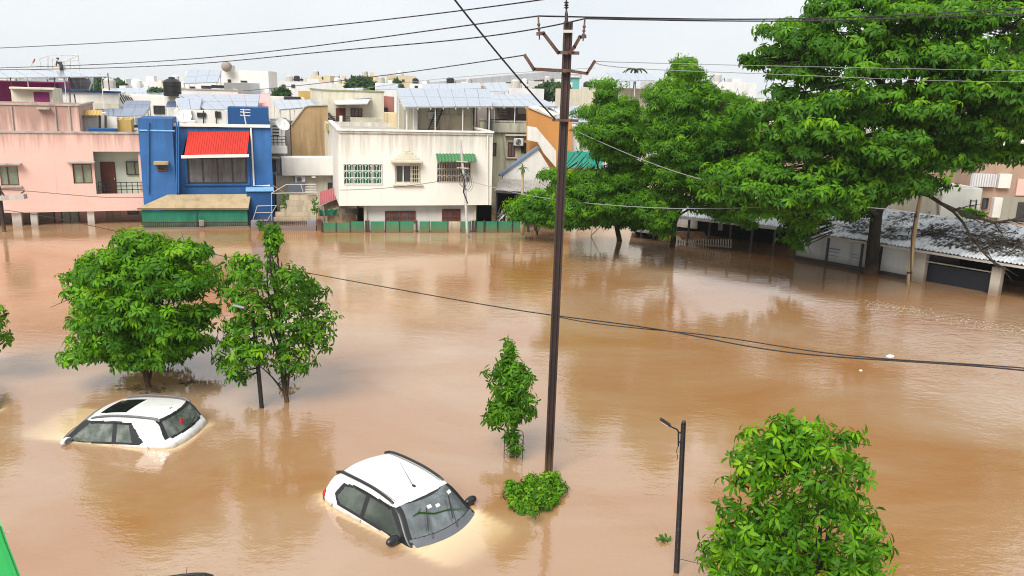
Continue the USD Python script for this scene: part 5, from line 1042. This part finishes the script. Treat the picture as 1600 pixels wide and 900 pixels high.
def insulator(a, b, parent, r=.03):
    P, Q = A_(*a, -.11), A_(*b, -.11); k = [(0, .012), (.2, .012), (.28, .034), (.36, .014), (.45, .034), (.53, .014), (.62, .034), (.7, .016), (1, .016)]
    ep.part('insulator', tube([P + (Q - P) * s for s, _ in k], [q * r / .03 for _, q in k], 10), RUSTL, parent=parent, smooth=40)
insulator((843, 62), (841, 24), a1); insulator((911, 64), (914, 28), a2)
ip = [A_(885, y, -.05) for y in (36, 22, 14, 12, 10, 8, 6, 4, 2, 0, -12)]
ep.part('top_insulator', tube(ip, [.035, .03, .012, .05, .014, .05, .014, .05, .014, .012, .012], 10), RUST, smooth=40)
for y in (49, 83, 110): ep.part('clamp', bar(A_(888 - (y - 34) * .044 - 7.5, y, -.09), A_(888 - (y - 34) * .044 + 7.5, y, -.09), .05, .05), GALV if y < 60 else RUSTL)
def wire(label, pts, r=.011, mat=None, n=16, twist=False, sg=0.0):
    P = [np.asarray(p, float) for p in pts]
    path = np.vstack([sag(a, b, sg, n) for a, b in zip(P[:-1], P[1:])]) if len(P) == 2 else None
    if path is None:
        from scipy.interpolate import CubicSpline
        s = np.concatenate([[0], np.cumsum([np.linalg.norm(b - a) for a, b in zip(P[:-1], P[1:])])]); path = CubicSpline(s, np.array(P))(np.linspace(0, s[-1], n * len(P)))
    single('wire', tube(path, r, 5), mat or WIRE, label, 'wire', smooth=True)
wire('uppermost wire sloping from the pole top to the left edge', [A_(885, -6, -.05), at(440, 47, 24), at(0, 75, 36), at(-200, 84, 42)], .014)
wire('second wire from the left insulator sloping to the left edge', [A_(841, 25, -.11), at(560, 63, 22), at(300, 92, 29), at(0, 106, 36), at(-200, 112, 42)], .014)
wire('third wire from the right insulator passing behind the pole to the left edge', [A_(914, 29, -.11), at(780, 54, 18), at(560, 76, 22), at(300, 100, 29), at(0, 109, 36), at(-200, 112, 42)], .014)
wire('upper dark wire from the left insulator to the big tree', [A_(841, 25, -.11), at(930, 27, 16.5), at(1180, 30, 18.5), at(1400, 24, 21), at(1700, 8, 25)], .015)
wire('lower dark wire from the right insulator across the big tree', [A_(914, 29, -.11), at(1010, 31, 17), at(1200, 33, 18.5), at(1400, 29, 21), at(1700, 22, 25)], .015)
wire('thin stay wire slanting from the top edge to the lower pole bracket', [at(700, -14, 13.5), at(760, 62, 14.2), A_(868, 187, -.1)], .016)
wire('thin wire from the cross arm tip running right in front of the big tree', [A_(930, 96, -.14), at(1120, 101, 18), at(1300, 105, 20), at(1700, 112, 25)], .007, WIREG)
wire('thin sagging wire below it through the big tree', [A_(930, 98, -.14), at(950, 103, 16.5), at(1130, 113, 18), at(1330, 121, 20), at(1700, 128, 25)], .007, WIREG)
wire('thin wire from the left cross arm tip over the skyline to the left', [A_(820, 86, -.11), at(700, 104, 20), at(500, 130, 30), at(380, 142, 38)], .012)
wire('thin wire crossing the skyline behind the pole', [at(560, 140, 45), at(760, 117, 40), at(830, 112, 39), at(930, 106, 38)], .012, WIREG)
wire('pale wire slanting through the neem leaves', [at(905, 207, 36), at(1000, 248, 34), at(1115, 285, 32), at(1200, 300, 31)], .014, WIREG)
wire('pale level wire passing before the sheds and trees', [at(735, 283, 43.6), at(800, 300, 42), at(880, 313, 38), at(960, 321, 35), at(1100, 326, 33), at(1240, 322, 31.5), at(1430, 333, 30)], .016, WIREG)
wire('long dark cable sagging across the flood to the right edge', [at(-60, 322, 44), at(140, 352, 38), at(330, 396, 32), at(500, 430, 27), at(700, 466, 23), at(860, 492, 20.5), at(1060, 520, 18), at(1200, 546, 16.6), at(1390, 563, 15.2), at(1700, 592, 13.2)], .016)
wire('second dark cable joining the long one near the floating white scrap', [at(860, 492, 20.5), at(1010, 514, 18.6), at(1130, 527, 17.4), at(1280, 550, 16), at(1390, 561, 15.2), at(1500, 568, 14.5), at(1700, 586, 13.2)], .013)
wire('thin wire along the pink house wall', [at(0, 296, 41), at(60, 300, 41.2), at(160, 308, 41.6), at(225, 308, 41.5)], .014)
wire('thin wire crossing the off-white facade to its service pole', [at(531, 297, 43), at(640, 290, 43.2), at(724, 276, 43.6)], .014)
# service pole of the white house
sp = G(731, 372); spl = Thing('service_pole', 'slim grey service pole with cable bundle before the off-white house', 'pole', [*sp[:2], -1]); SY = sp[1]
spl.part('pole', tube([at(731, 385, SY), at(727, 300, SY), at(719, 218, SY)], [.075, .07, .06], 10), GALV)
for y, x in ((252, 722), (262, 723)): spl.part('cross_bar', bar(at(x - 9, y, SY - .08), at(x + 9, y + 1, SY - .08), .05), GALV)
for k in range(5):
    a = np.linspace(0, 2 * math.pi, 14); c = at(722 + k * 1.2, 281 + k, SY - .12); spl.part('cable_loop', tube([c + np.array([.22 * math.cos(q) + .05 * k, 0, (.3 + .04 * k) * math.sin(q)]) for q in a], .012, 4), WIRE if k % 2 else WIREG)
spl.part('bundle', tube([at(718, 262, SY - .1), at(726, 282, SY - .12), at(724, 300, SY - .1), at(731, 318, SY - .1)], .03, 5), WIRE)
# pale pole at right
rp = G(1419, 446); rpl = Thing('shore_pole', 'leaning pale rusty pole with insulators before the tin shed', 'pole', [*rp[:2], -1]); RY = rp[1]
rpl.part('pole', tube([at(1417, 460, RY), at(1431, 345, RY), at(1442, 288, RY)], [.09, .085, .07], 10), BAMBOO)
rpl.part('cross_arm', bar(at(1432, 303, RY - .1), at(1446, 302, RY - .1), .05), RUSTL); rpl.part('insulator', lathe(at(1430, 340, RY - .12), [(.01, 0), (.06, 0), (.06, .08), (.03, .1), (.06, .14), (.06, .2), (.01, .22)], 10), DARKM); rpl.part('conduit', tube([at(1430, 336, RY - .13), at(1424, 372, RY - .12), at(1423, 440, RY - .12)], .025, 5), RUST)
rpl.part('bracket', bar(at(1417, 426, RY - .1), at(1425, 426, RY - .1), .06), RUST)
# left pole with tube lamp
lp_ = G(6, 362); lpl = Thing('rusty_pole', 'short rusty pole with tube lamp at the left edge before the pink house', 'street lamp', [*lp_[:2], -1]); LY = lp_[1]
lpl.part('pole', tube([at(8, 375, LY), at(2, 322, LY), at(-2, 290, LY)], [.1, .09, .08], 8), RUST); lpl.part('tube_lamp', bar(at(-8, 310, LY - .2), at(40, 307, LY - .2), .3, .22), CONC); lpl.part('bracket', cat([bar(at(33, 302, LY - .2), at(38, 299, LY - .2), .05), bar(at(0, 296, LY), at(8, 308, LY - .2), .06)]), RUST)
# street lamps
lq = G(1057, 894); lam = Thing('street_lamp', 'black street lamp post with ball finial and bent arm, left of the foreground tree', 'street lamp', [*lq[:2], -1], ); Y_ = lq[1]
top_ = at(1068, 662, Y_); lam.part('post', tube([[*lq[:2], -1], lq, top_], [.050, .048, .040], 14), BLACKM, smooth=40); lam.part('finial', sph(at(1068.5, 660, Y_), .035, 2), BLACKM, smooth=True)
am = lam.part('arm', tube([at(1060, 697, Y_), at(1060, 675, Y_), at(1058, 671, Y_ - .02), at(1048, 666.5, Y_ - .05)], .013, 8), BLACKM, smooth=True); hd = Pose(at(1040, 660, Y_ - .06), 0)
v, f = boxm(-.11, .10, -.045, .045, -.02, .02, .015); a = math.radians(-33); Rm = np.array([[math.cos(-a), 0, math.sin(-a)], [0, 1, 0], [-math.sin(-a), 0, math.cos(-a)]])
lam.part('lamp_head', (v @ Rm.T + at(1040, 660, Y_ - .06), f), BLACKM, parent=am); lam.part('diffuser', (boxm(-.08, .06, -.035, .035, -.026, -.0205)[0] @ Rm.T + at(1040, 660, Y_ - .06), boxm(0, 1, 0, 1, 0, 1)[1]), WHITEM, parent=am)
lam.part('clamp', cat([bar(at(1059, 676, Y_), at(1066, 676, Y_), .022), bar(at(1059, 691, Y_), at(1066, 691, Y_), .022)]), BLACKM)
lam.part('loose_wire', tube([at(1060, 697, Y_), at(1057, 704, Y_), at(1059, 716, Y_ - .03), at(1057, 719, Y_)], .006, 4), WIRE)
wire('thin wire from the black lamp post to the foreground tree', [at(1057, 872, Y_ - .06), at(1110, 885, 11.6), at(1170, 900, 11.2)], .005)
l2 = G(409, 637); la2 = Thing('street_lamp', 'dark street lamp post standing inside the sparse tree', 'street lamp', [*l2[:2], -1]); Y2 = l2[1]
la2.part('post', tube([[*l2[:2], -1], l2, at(395, 486, Y2)], [.055, .055, .045], 12), BLACKM, smooth=40); am2 = la2.part('arm', tube([at(396, 500, Y2), at(393, 488, Y2 - .05), at(384, 482, Y2 - .2)], .015, 6), BLACKM, smooth=True)
v, f = boxm(-.14, .14, -.045, .045, -.025, .025, .02); a = math.radians(12); Rm = np.array([[math.cos(a), 0, math.sin(a)], [0, 1, 0], [-math.sin(a), 0, math.cos(a)]])
la2.part('lamp_head', (v @ Rm.T + at(373, 479, Y2 - 1.0), f), plain('pale_lamp_head', (.16, .18, .19), .4), parent=am2)

# ---------------------------------------------------------------- trees and plants
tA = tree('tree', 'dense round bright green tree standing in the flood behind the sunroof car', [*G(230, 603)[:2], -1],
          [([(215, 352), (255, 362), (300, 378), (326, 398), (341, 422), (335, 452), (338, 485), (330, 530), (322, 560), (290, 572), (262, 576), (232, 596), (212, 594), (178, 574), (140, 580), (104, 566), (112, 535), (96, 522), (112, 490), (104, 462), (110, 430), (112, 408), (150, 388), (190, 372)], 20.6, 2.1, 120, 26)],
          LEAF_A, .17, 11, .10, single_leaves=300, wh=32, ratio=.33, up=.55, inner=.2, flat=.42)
tB = tree('tree', 'sparse upright tree with a tall leafy leader, right of the dense round tree', [*G(452, 628)[:2], -1],
          [([(432, 415), (468, 402), (492, 430), (508, 455), (528, 500), (520, 530), (495, 545), (500, 575), (470, 596), (440, 606), (425, 580), (415, 500), (400, 450)], 19.9, 1.2, 48, 20),
           ([(366, 398), (398, 400), (420, 440), (425, 520), (415, 590), (390, 604), (350, 600), (326, 590), (338, 545), (350, 480), (346, 440)], 19.4, 1.0, 42, 20),
           ([(418, 352), (436, 352), (438, 372), (428, 396), (434, 420), (424, 420), (414, 378)], 19.9, .2, 22, 6)],
          LEAF_B, .17, 12, .075, single_leaves=300, wh=7, ratio=.34, nleaf=6, limbs=14, up=.4, droop=.42, flat=.5)
sap = tree('sapling', 'slender sapling in a wire guard left of the electric pole', [*G(802, 713)[:2], -1],
           [([(795, 533), (806, 556), (830, 572), (832, 600), (838, 628), (830, 648), (815, 668), (790, 676), (765, 668), (750, 656), (760, 630), (768, 612), (752, 586), (756, 566), (776, 576), (786, 552)], 16.7, .55, 46, 13),
            ([(792, 526), (799, 526), (808, 578), (784, 578)], 16.7, .12, 12, 5), ([(788, 670), (816, 668), (815, 700), (806, 712), (792, 710)], 16.6, .25, 8, 9)], LEAF_B, .15, 13, .035, single_leaves=300, wh=7, ratio=.27, nleaf=6, limbs=8, up=.2, droop=.5)
for x in (-.2, -.07, .07, .2): sap.part('guard_rod', tube([G(802, 713) + [x, -.1, -.5], G(802, 713) + [x, -.1, .55]], .01, 5), RUST)
for z in (.1, .35, .54): sap.part('guard_ring', tube([G(802, 713) + [.2 * math.cos(q), -.0 + .2 * math.sin(q), z] for q in np.linspace(0, 2 * math.pi, 18)], .008, 4), RUST)
fgt = tree('tree', 'bushy foreground tree with a few yellow leaves at the bottom right', [*G(1262, 1010)[:2], -1],
           [([(1228, 632), (1250, 662), (1272, 664), (1280, 646), (1318, 655), (1342, 682), (1340, 702), (1320, 710), (1350, 730), (1376, 752), (1350, 780), (1370, 800), (1384, 850), (1388, 920), (1370, 975), (1300, 990), (1200, 985), (1150, 950), (1122, 925), (1100, 855), (1118, 838), (1108, 800), (1130, 770), (1146, 735), (1148, 700), (1168, 672), (1200, 660)], 11.0, 1.15, 140, 25)],
           LEAF_A, .15, 14, .07, single_leaves=300, wh=9, flat=.6, ratio=.30, nleaf=7, limbs=12, up=.35, inner=.35, droop=.45, yellow=.006)
rb = np.random.default_rng(77); bp = [q for q in rb.uniform((792, 742), (882, 800), (600, 2)) if Polygon([(797, 755), (830, 744), (866, 742), (882, 758), (872, 780), (848, 800), (815, 796), (792, 775)]).contains(Point(*q))][:110]
bushpts = (np.array([G(x, y, rb.uniform(.02, .13) + (.12 if rb.random() < .15 else 0)) for x, y in bp]), rb.uniform(.07, .15, len(bp)))
bush = tree('bush', 'low leafy bush spreading on the water around the electric pole base', [*G(840, 770)[:2], -1],
            [bushpts], LEAF_N, .085, 15, .02, wh=7, ratio=.42, nleaf=6, limbs=14, flat=.8, up=.7)
lt = tree('tree', 'leafy twigs of a tree poking in at the left edge', [*G(-60, 600)[:2], -1], [([(-110, 440), (-40, 430), (2, 490), (14, 510), (10, 535), (-4, 552), (-60, 560), (-120, 540)], 20.5, .9, 22, 18)], LEAF_B, .16, 16, .08, wh=16, nleaf=6)
# neem trees
ne = tree('neem_tree', 'feathery neem tree with leafy layers right of the electric pole', [*G(972, 372)[:2], -1],
          [([(928, 128), (950, 118), (962, 150), (985, 150), (1000, 180), (1010, 240), (990, 262), (965, 250), (940, 260), (905, 225), (892, 205), (912, 190), (905, 170), (935, 160)], 38, 2.2, 80, 18),
           ([(905, 262), (960, 262), (985, 290), (975, 330), (960, 352), (930, 356), (885, 352), (870, 320), (845, 268), (880, 262)], 38.5, 2.0, 75, 18)], LEAF_N, .20, 21, .16, flat=.5, wh=30, ratio=.22, nleaf=9, limbs=12, droop=.5, up=.3)
ne2 = tree('neem_tree', 'taller neem tree with hanging boughs, between the pole and the big tree', [*G(1048, 382)[:2], -1],
           [([(1058, 88), (1084, 82), (1092, 104), (1115, 105), (1120, 140), (1140, 165), (1170, 150), (1180, 190), (1172, 225), (1130, 240), (1124, 300), (1118, 330), (1095, 318), (1058, 300), (1030, 312), (1000, 285), (1005, 230), (1000, 170), (1020, 130), (1045, 122)], 36.5, 2.8, 135, 20),
            ([(1005, 290), (1060, 300), (1052, 335), (1042, 382), (1026, 384), (1008, 345), (985, 325)], 36.2, 1.0, 42, 14), ([(1095, 150), (1150, 140), (1188, 175), (1195, 260), (1150, 310), (1115, 310), (1085, 250)], 38.5, 1.8, 70, 20), ([(1058, 282), (1130, 290), (1190, 335), (1180, 362), (1120, 350), (1060, 328)], 36.5, .9, 34, 14), ([(958, 245), (1012, 250), (1015, 320), (1000, 350), (965, 345), (950, 290)], 38.0, 1.2, 34, 17)], LEAF_N, .20, 22, .16, flat=.5, wh=30, ratio=.22, nleaf=9, limbs=14, droop=.5, up=.3)
shr = tree('shrub', 'bright low shrub at the right end of the green fence', [*G(842, 364)[:2], -1], [([(795, 330), (820, 300), (850, 292), (872, 305), (868, 350), (850, 362), (835, 350), (800, 346), (782, 342)], 43, 1.2, 30, 13)], LEAF_A, .24, 23, .06, wh=26, ratio=.26, nleaf=8)
tw2 = tree('shrub', 'dark low greenery at the waterline left of the open shed', [*G(905, 362)[:2], -1], [([(860, 335), (930, 322), (985, 312), (1050, 325), (1056, 366), (990, 362), (920, 362), (855, 362)], 42.5, 1.0, 60, 13)], LEAF_B, .22, 24, .03, limbs=2, wh=24, ratio=.26, nleaf=8)
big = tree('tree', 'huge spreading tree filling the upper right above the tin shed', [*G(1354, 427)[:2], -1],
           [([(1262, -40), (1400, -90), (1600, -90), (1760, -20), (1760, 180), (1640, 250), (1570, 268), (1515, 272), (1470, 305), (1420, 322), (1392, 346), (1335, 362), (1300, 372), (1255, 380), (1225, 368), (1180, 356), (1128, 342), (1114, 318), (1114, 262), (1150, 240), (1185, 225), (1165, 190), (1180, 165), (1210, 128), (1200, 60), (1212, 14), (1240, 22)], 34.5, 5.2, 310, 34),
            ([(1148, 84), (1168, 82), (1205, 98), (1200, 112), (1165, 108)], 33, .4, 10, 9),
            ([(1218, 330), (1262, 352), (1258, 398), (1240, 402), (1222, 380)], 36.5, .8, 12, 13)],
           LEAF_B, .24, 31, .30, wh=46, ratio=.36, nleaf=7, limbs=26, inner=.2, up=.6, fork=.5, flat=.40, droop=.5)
# fallen dead branch over the shed roof
db = Thing('dead_branch', 'bare dead branch sweeping down over the tin shed roof at right', 'branch', at(1500, 340, 31.5))
def limb(pts, r0, r1, Y0, Y1):
    Y = np.linspace(Y0, Y1, len(pts)); db.part('limb', tube([at(x, y, q) for (x, y), q in zip(pts, Y)], np.linspace(r0, r1, len(pts)), 7), BARK, smooth=True)
limb([(1436, 301), (1452, 306), (1470, 318), (1493, 328), (1520, 338), (1553, 348), (1580, 344), (1606, 336)], .085, .035, 33, 31)
limb([(1470, 318), (1490, 331), (1505, 348), (1516, 368), (1532, 390), (1550, 408), (1575, 422)], .06, .03, 32.8, 31.4)
for i in range(22):
    x0, y0 = ((1493, 328), (1520, 338), (1553, 348), (1580, 344), (1516, 368), (1532, 390), (1550, 408))[i % 7]
    dx, dy = rng.uniform(12, 50), rng.uniform(-22, 34); limb([(x0, y0), (x0 + dx * .5, y0 + dy * .4 + rng.uniform(-4, 4)), (x0 + dx, y0 + dy)], .028, .008, 32.2, 31.2 + rng.uniform(-.4, .4))
wp_ = tree('shrub', 'small bright plant at the foot of the white boxy house', at(1520, 338, 46), [([(1500, 330), (1530, 326), (1545, 336), (1530, 342), (1505, 341)], 46, .4, 8, 7)], LEAF_A, .25, 33, .03, wh=14, limbs=3)
# far trees
for i, (lab, pl, Y, n_, rp_) in enumerate((('far tree behind the solar canopy posts at left', [(140, 128), (158, 126), (160, 142), (140, 142)], 110, 12, 6), ('far row tree right of it', [(160, 130), (178, 129), (200, 136), (190, 141), (160, 140)], 120, 12, 5),
        ('small round tree left of the black water tank', [(232, 149), (246, 144), (256, 150), (254, 158), (236, 158)], 75, 14, 5), ('round dome-shaped far tree above the cream balcony house', [(544, 130), (558, 125), (576, 128), (581, 138), (545, 139)], 130, 18, 5),
        ('hazy far trees under the overpass left of the pole', [(832, 140), (852, 132), (886, 136), (893, 150), (840, 152)], 130, 24, 6), ('far small tree left of the wide solar array', [(610, 134), (620, 131), (626, 138), (612, 142)], 130, 7, 4), ('small bush behind the yellow tank room', [(430, 148), (444, 143), (452, 149), (434, 152)], 80, 7, 4))):
    c = at((pl[0][0] + pl[2][0]) / 2, 150, Y); tree('far_tree', lab, [c[0], c[1], -1], [(pl, Y, .03 * Y, n_, rp_)], LEAF_F, .0075 * Y, 40 + i, .15, wh=24, limbs=4)
pb = at(992, 124, 95); palm = Thing('palm_tree', 'small palm crown above the small solar array', 'palm', [pb[0], pb[1], -1]); pt_ = at(993, 110, 95)
palm.part('trunk', tube([[pb[0], pb[1], -1], pt_], [.2, .14], 8), BARK)
for k in range(13):
    a = k * 2.4; d = np.array([math.cos(a), math.sin(a) * .6, 0]); s = np.linspace(0, 1, 8); pp = pt_ + d * s[:, None] * 1.5 + np.array([0, 0, 1.0])[None] * (s * 1.0 - s ** 2 * 1.3)[:, None] * (1.0 if k % 3 else 1.5)
    w = .22 * np.sin(np.pi * np.clip(s * .9 + .08, 0, 1)); sd = np.cross(d, [0, 0, 1.0]); v = np.vstack([pp + sd * w[:, None] - [0, 0, .08], pp, pp - sd * w[:, None] - [0, 0, .08]])
    palm.part('frond', (v, np.array([t for i in range(7) for b in (0, 8) for t in ((b + i, b + i + 1, b + 8 + i + 1), (b + i, b + 8 + i + 1, b + 8 + i))])), LEAF_F, smooth=False)
dp = Thing('young_palm', 'thin immature palm stem with a brown tuft before the white gable wall', 'palm', [*at(818, 300, 44.5)[:2], -1])
dp.part('trunk', tube([[*at(818, 300, 44.5)[:2], -1], at(817, 263, 44.5)], [.09, .06], 7), BAMBOO); r5 = np.random.default_rng(3)
cc = np.repeat(at(817, 262, 44.5)[None], 26, 0); dd_ = unit(r5.normal(size=(26, 3)) + [0, 0, .3]); dp.part('tuft', leaves(cc, dd_, np.tile([0, 0, 1.0], (26, 1)), r5.uniform(.25, .5, 26), np.full(26, .07), .5), LEAF_N, smooth=False)
for k, (x0, x1, y0, y1, lab) in enumerate(((437, 449, 303, 324, 'green creeper hanging on the carport boards under the black sheet'), (488, 497, 310, 332, 'thin creeper on the right carport pipe'), (401, 412, 345, 354, 'small green plant behind the left wall pier'))):
    rk = np.random.default_rng(60 + k); n = 46; p = np.array([at(rk.normal((x0 + x1) / 2, (x1 - x0) / 4), rk.uniform(y0, y1), 43.4 - rk.uniform(0, .3)) for _ in range(n)])
    ct = Thing('creeper', lab, 'plant', [*p.mean(0)[:2], p[:, 2].min()]); ct.part('stem', tube([p[np.argmin(p[:, 2])], p.mean(0), p[np.argmax(p[:, 2])]], .012, 4), BARK)
    ct.part('foliage', leaves(p, unit(rk.normal(size=(n, 3)) - [0, .3, .5]), unit(rk.normal(size=(n, 3)) + [0, -1, .6]), rk.uniform(.14, .26, n), rk.uniform(.05, .1, n), .3), LEAF_N, kind='stuff', smooth=False)
# ---------------------------------------------------------------- small things on the water, on the roofs and at the viewpoint
rf_ = np.random.default_rng(44); nf = 420; tt = rf_.random(nf); bx_, by_ = 1352 + 250 * tt + rf_.normal(0, 8, nf), 474 + 48 * tt ** 1.2 + rf_.normal(0, 4.5, nf) + 10 * (rf_.random(nf) < .15) * rf_.random(nf)
pf_ = np.array([G(x, y, .006) for x, y in zip(bx_, by_)]); a_f = rf_.uniform(0, 6.3, nf)
single('foam_flecks', leaves(pf_, np.stack([np.cos(a_f), np.sin(a_f), 0 * a_f], 1), np.tile([0, 0, 1.0], (nf, 1)), rf_.uniform(.04, .16, nf), rf_.uniform(.02, .07, nf), .02), plain('pale_foam', (.42, .34, .25), .7), 'pale foam flecks drifting in a line before the tin shed', 'foam', kind='stuff', smooth=False)
for k, (px, py) in enumerate(((215, 606), (236, 610), (300, 598), (1010, 385), (1205, 425), (1330, 440))):
    rk = np.random.default_rng(90 + k); n = 40; c = G(px, py); sp = .25 + (c[1] > 30) * .5; pk_ = c + np.column_stack([rk.normal(0, sp, n), rk.normal(0, sp * .5, n), rk.uniform(.004, .03, n)]); aa = rk.uniform(0, 6.3, n)
    single('floating_debris', leaves(pk_, np.stack([np.cos(aa), np.sin(aa), 0 * aa], 1), np.tile([0, 0, 1.0], (n, 1)), rk.uniform(.06, .2, n), rk.uniform(.02, .06, n), .03), MATS['dead_leaf'], ('dark leaf scraps on the water just left of the round tree trunk', 'dark leaf scraps on the water at the right of the round tree trunk', 'dark leaf scraps between the round tree and the sparse tree', 'dark scraps on the water at the low slab roof corner', 'dark scraps on the water below the left end of the tin shed', 'dark scraps at the foot of the huge tree')[k], 'debris', kind='stuff', smooth=False)
fl = G(1036, 846); r6 = np.random.default_rng(9); n = 26
fw_ = single('floating_leaves', leaves(np.repeat(fl[None], n, 0) + np.column_stack([r6.normal(0, .05, n), r6.normal(0, .05, n), r6.uniform(.01, .06, n)]), unit(r6.normal(size=(n, 3)) + [0, 0, .5]), np.tile([0, 0, 1.0], (n, 1)), r6.uniform(.05, .11, n), r6.uniform(.03, .05, n), .3), LEAF_A, 'tuft of green leaves poking from the water left of the lamp post', 'plant', smooth=False)
def scrap(name, label, p, size, mat, seed):
    m = trimesh.creation.icosphere(2, 1.0); v = np.array(m.vertices); v *= (1 + .5 * (meshkit.fbm(v * 1.7, 3, seed) - .5))[:, None] * size; single(name, (v + p, np.array(m.faces)), mat, label, 'litter', smooth=True)
scrap('floating_scrap', 'white plastic scrap floating by the two joined cables', G(1391, 557), np.array([.13, .08, .06]), WHITEM, 1)
scrap('floating_scrap', 'tiny teal scrap floating midway to the far fence', G(650, 457), np.array([.12, .07, .05]), paint('teal_net', (0, 0, 0)), 2)
scrap('floating_scrap', 'tiny pale scrap floating right of the lamp post', G(1345, 579), np.array([.05, .04, .03]), WHITEM, 3)
def figure(name, label, foot, hgt, shirt, pants, yaw=0, bend=0.0, arm_up=0.0):
    """one continuous body over a jointed skeleton, then head, hair, shirt and trousers"""
    k = hgt / 1.7; J = {'hip': (0, 0, .90), 'waist': (0, .02, 1.08), 'chest': (0, .05 + bend * .18, 1.32), 'neck': (0, .05 + bend * .28, 1.48), 'head': (0, .08 + bend * .36, 1.61)}
    for s, n_ in ((1, 'l'), (-1, 'r')):
        J.update({'sh' + n_: (s * .19, .04 + bend * .2, 1.41), 'el' + n_: (s * .27, .12 + bend * .2, 1.15 + arm_up * .2), 'wr' + n_: (s * .20, .32, 1.05 + arm_up * .4), 'hn' + n_: (s * .18, .40, 1.03 + arm_up * .45),
                  'hp' + n_: (s * .09, 0, .90), 'kn' + n_: (s * .11, .05, .48), 'an' + n_: (s * .11, 0, .08), 'to' + n_: (s * .12, .15, .04)})
    Rr = {'hip': .13, 'waist': .125, 'chest': .14, 'neck': .055, 'head': .095, 'sh': .062, 'el': .043, 'wr': .03, 'hn': .038, 'hp': .09, 'kn': .058, 'an': .042, 'to': .03}
    ps = Pose(foot, yaw); S = lambda a: trimesh.creation.icosphere(2, Rr.get(a, Rr.get(a[:2], .05))).vertices + np.array(J[a])
    def hull(*names): return manifold3d.Manifold.hull_points(np.vstack([S(a) for a in names]))
    B = [hull('hip', 'waist'), hull('waist', 'chest'), hull('chest', 'neck'), hull('neck', 'head')]
    T_, Sx = [hull('hip', 'hpl', 'hpr')], [hull('waist', 'chest'), hull('chest', 'shl', 'shr'), hull('hip', 'waist')]
    for n_ in 'lr': B += [hull('chest', 'sh' + n_), hull('sh' + n_, 'el' + n_), hull('el' + n_, 'wr' + n_), hull('wr' + n_, 'hn' + n_), hull('hip', 'hp' + n_), hull('hp' + n_, 'kn' + n_), hull('kn' + n_, 'an' + n_), hull('an' + n_, 'to' + n_)]; T_ += [hull('hp' + n_, 'kn' + n_), hull('kn' + n_, 'an' + n_)]; Sx.append(hull('sh' + n_, 'el' + n_))
    def mesh(L, grow):
        m = manifold3d.Manifold.batch_boolean(L, manifold3d.OpType.Add).to_mesh(); v = m.vert_properties[:, :3].astype(float); f = m.tri_verts
        tm = trimesh.Trimesh(v, f, process=True); v = np.array(tm.vertices) + np.array(tm.vertex_normals) * grow; return ps((v * k, np.array(tm.faces)))
    t = Thing(name, label, 'person', foot); t.part('body', mesh(B, 0), plain('skin', (.18, .09, .055), .6), smooth=True); t.part('shirt', mesh(Sx, .015), shirt, smooth=True); t.part('trousers', mesh(T_, .012), pants, smooth=True)
    hm = trimesh.creation.icosphere(2, .103); v = np.array(hm.vertices) + np.array(J['head']) + [0, -.015, .02]; f = np.array([q for q in hm.faces if (hm.vertices[q].mean(0) @ [0, -.5, .86]) > -.01]); t.part('hair', ps((v * k, f)), BLACKP, smooth=True)
    return t
figure('person', 'person in dark clothes bent over on the solar canopy at far left', at(98, 123, 68), 1.6, plain('dark_shirt', (.03, .03, .04), .8), plain('dark_trousers', (.02, .02, .03), .8), 70, .8)
figure('person', 'person in a light blue shirt half hidden behind the roofs left of the blue tower', at(211, 225, 57), 1.65, plain('light_blue_shirt', (.25, .45, .62), .8), plain('dark_trousers', (0, 0, 0)), 200, .1)
# green awning edge of the viewpoint's own building
g0, g1, g2 = at(-12, 792, 2.0), at(2, 815, 2.0), at(34, 905, 1.75)
gaw = Thing('green_awning', 'bright green awning edge at the bottom left corner', 'awning', g1)
e0 = [at(-14, 770, 2.02), at(-5, 795, 2.0), at(3, 822, 1.97), at(12, 848, 1.92), at(23, 876, 1.86), at(34, 905, 1.80), at(60, 965, 1.7)]
V = []
for p in e0: V += [p, p + np.array([-.5, -.05, -.02]), p + np.array([0, 0, -.012]), p + np.array([-.5, -.05, -.032])]
F = []
for i in range(len(e0) - 1):
    a, b = i * 4, i * 4 + 4; F += [(a, b, b + 1), (a, b + 1, a + 1), (a + 2, b + 3, b + 2), (a + 2, a + 3, b + 3), (a, a + 2, b + 2), (a, b + 2, b)]
gaw.part('sheet', (np.array(V), np.array(F)), plain('bright_green_sheet', (.008, .24, .045), .5), smooth=False); gaw.part('hem', tube([p + np.array([-.012, 0, .003]) for p in e0], .004, 6), plain('bright_green_sheet', (0, 0, 0)))
gaw.part('hook', tube([at(8, 832, 1.96), at(11, 833, 1.95), at(12.5, 831, 1.94)], .0016, 6), GALV)

# ---------------------------------------------------------------- rain-wet air
hz = usdkit.material(stage, '/World/Looks/rain_haze', {'v': ('principled_volume', {'color': (.93, .95, .97), 'density': 0.00022, 'anisotropy': 0.2})}, [], volume='v.volume')
single('haze', boxm(-2600, 2600, -250, 3800, -86.0, 24.0), hz, kind='stuff', smooth=False)
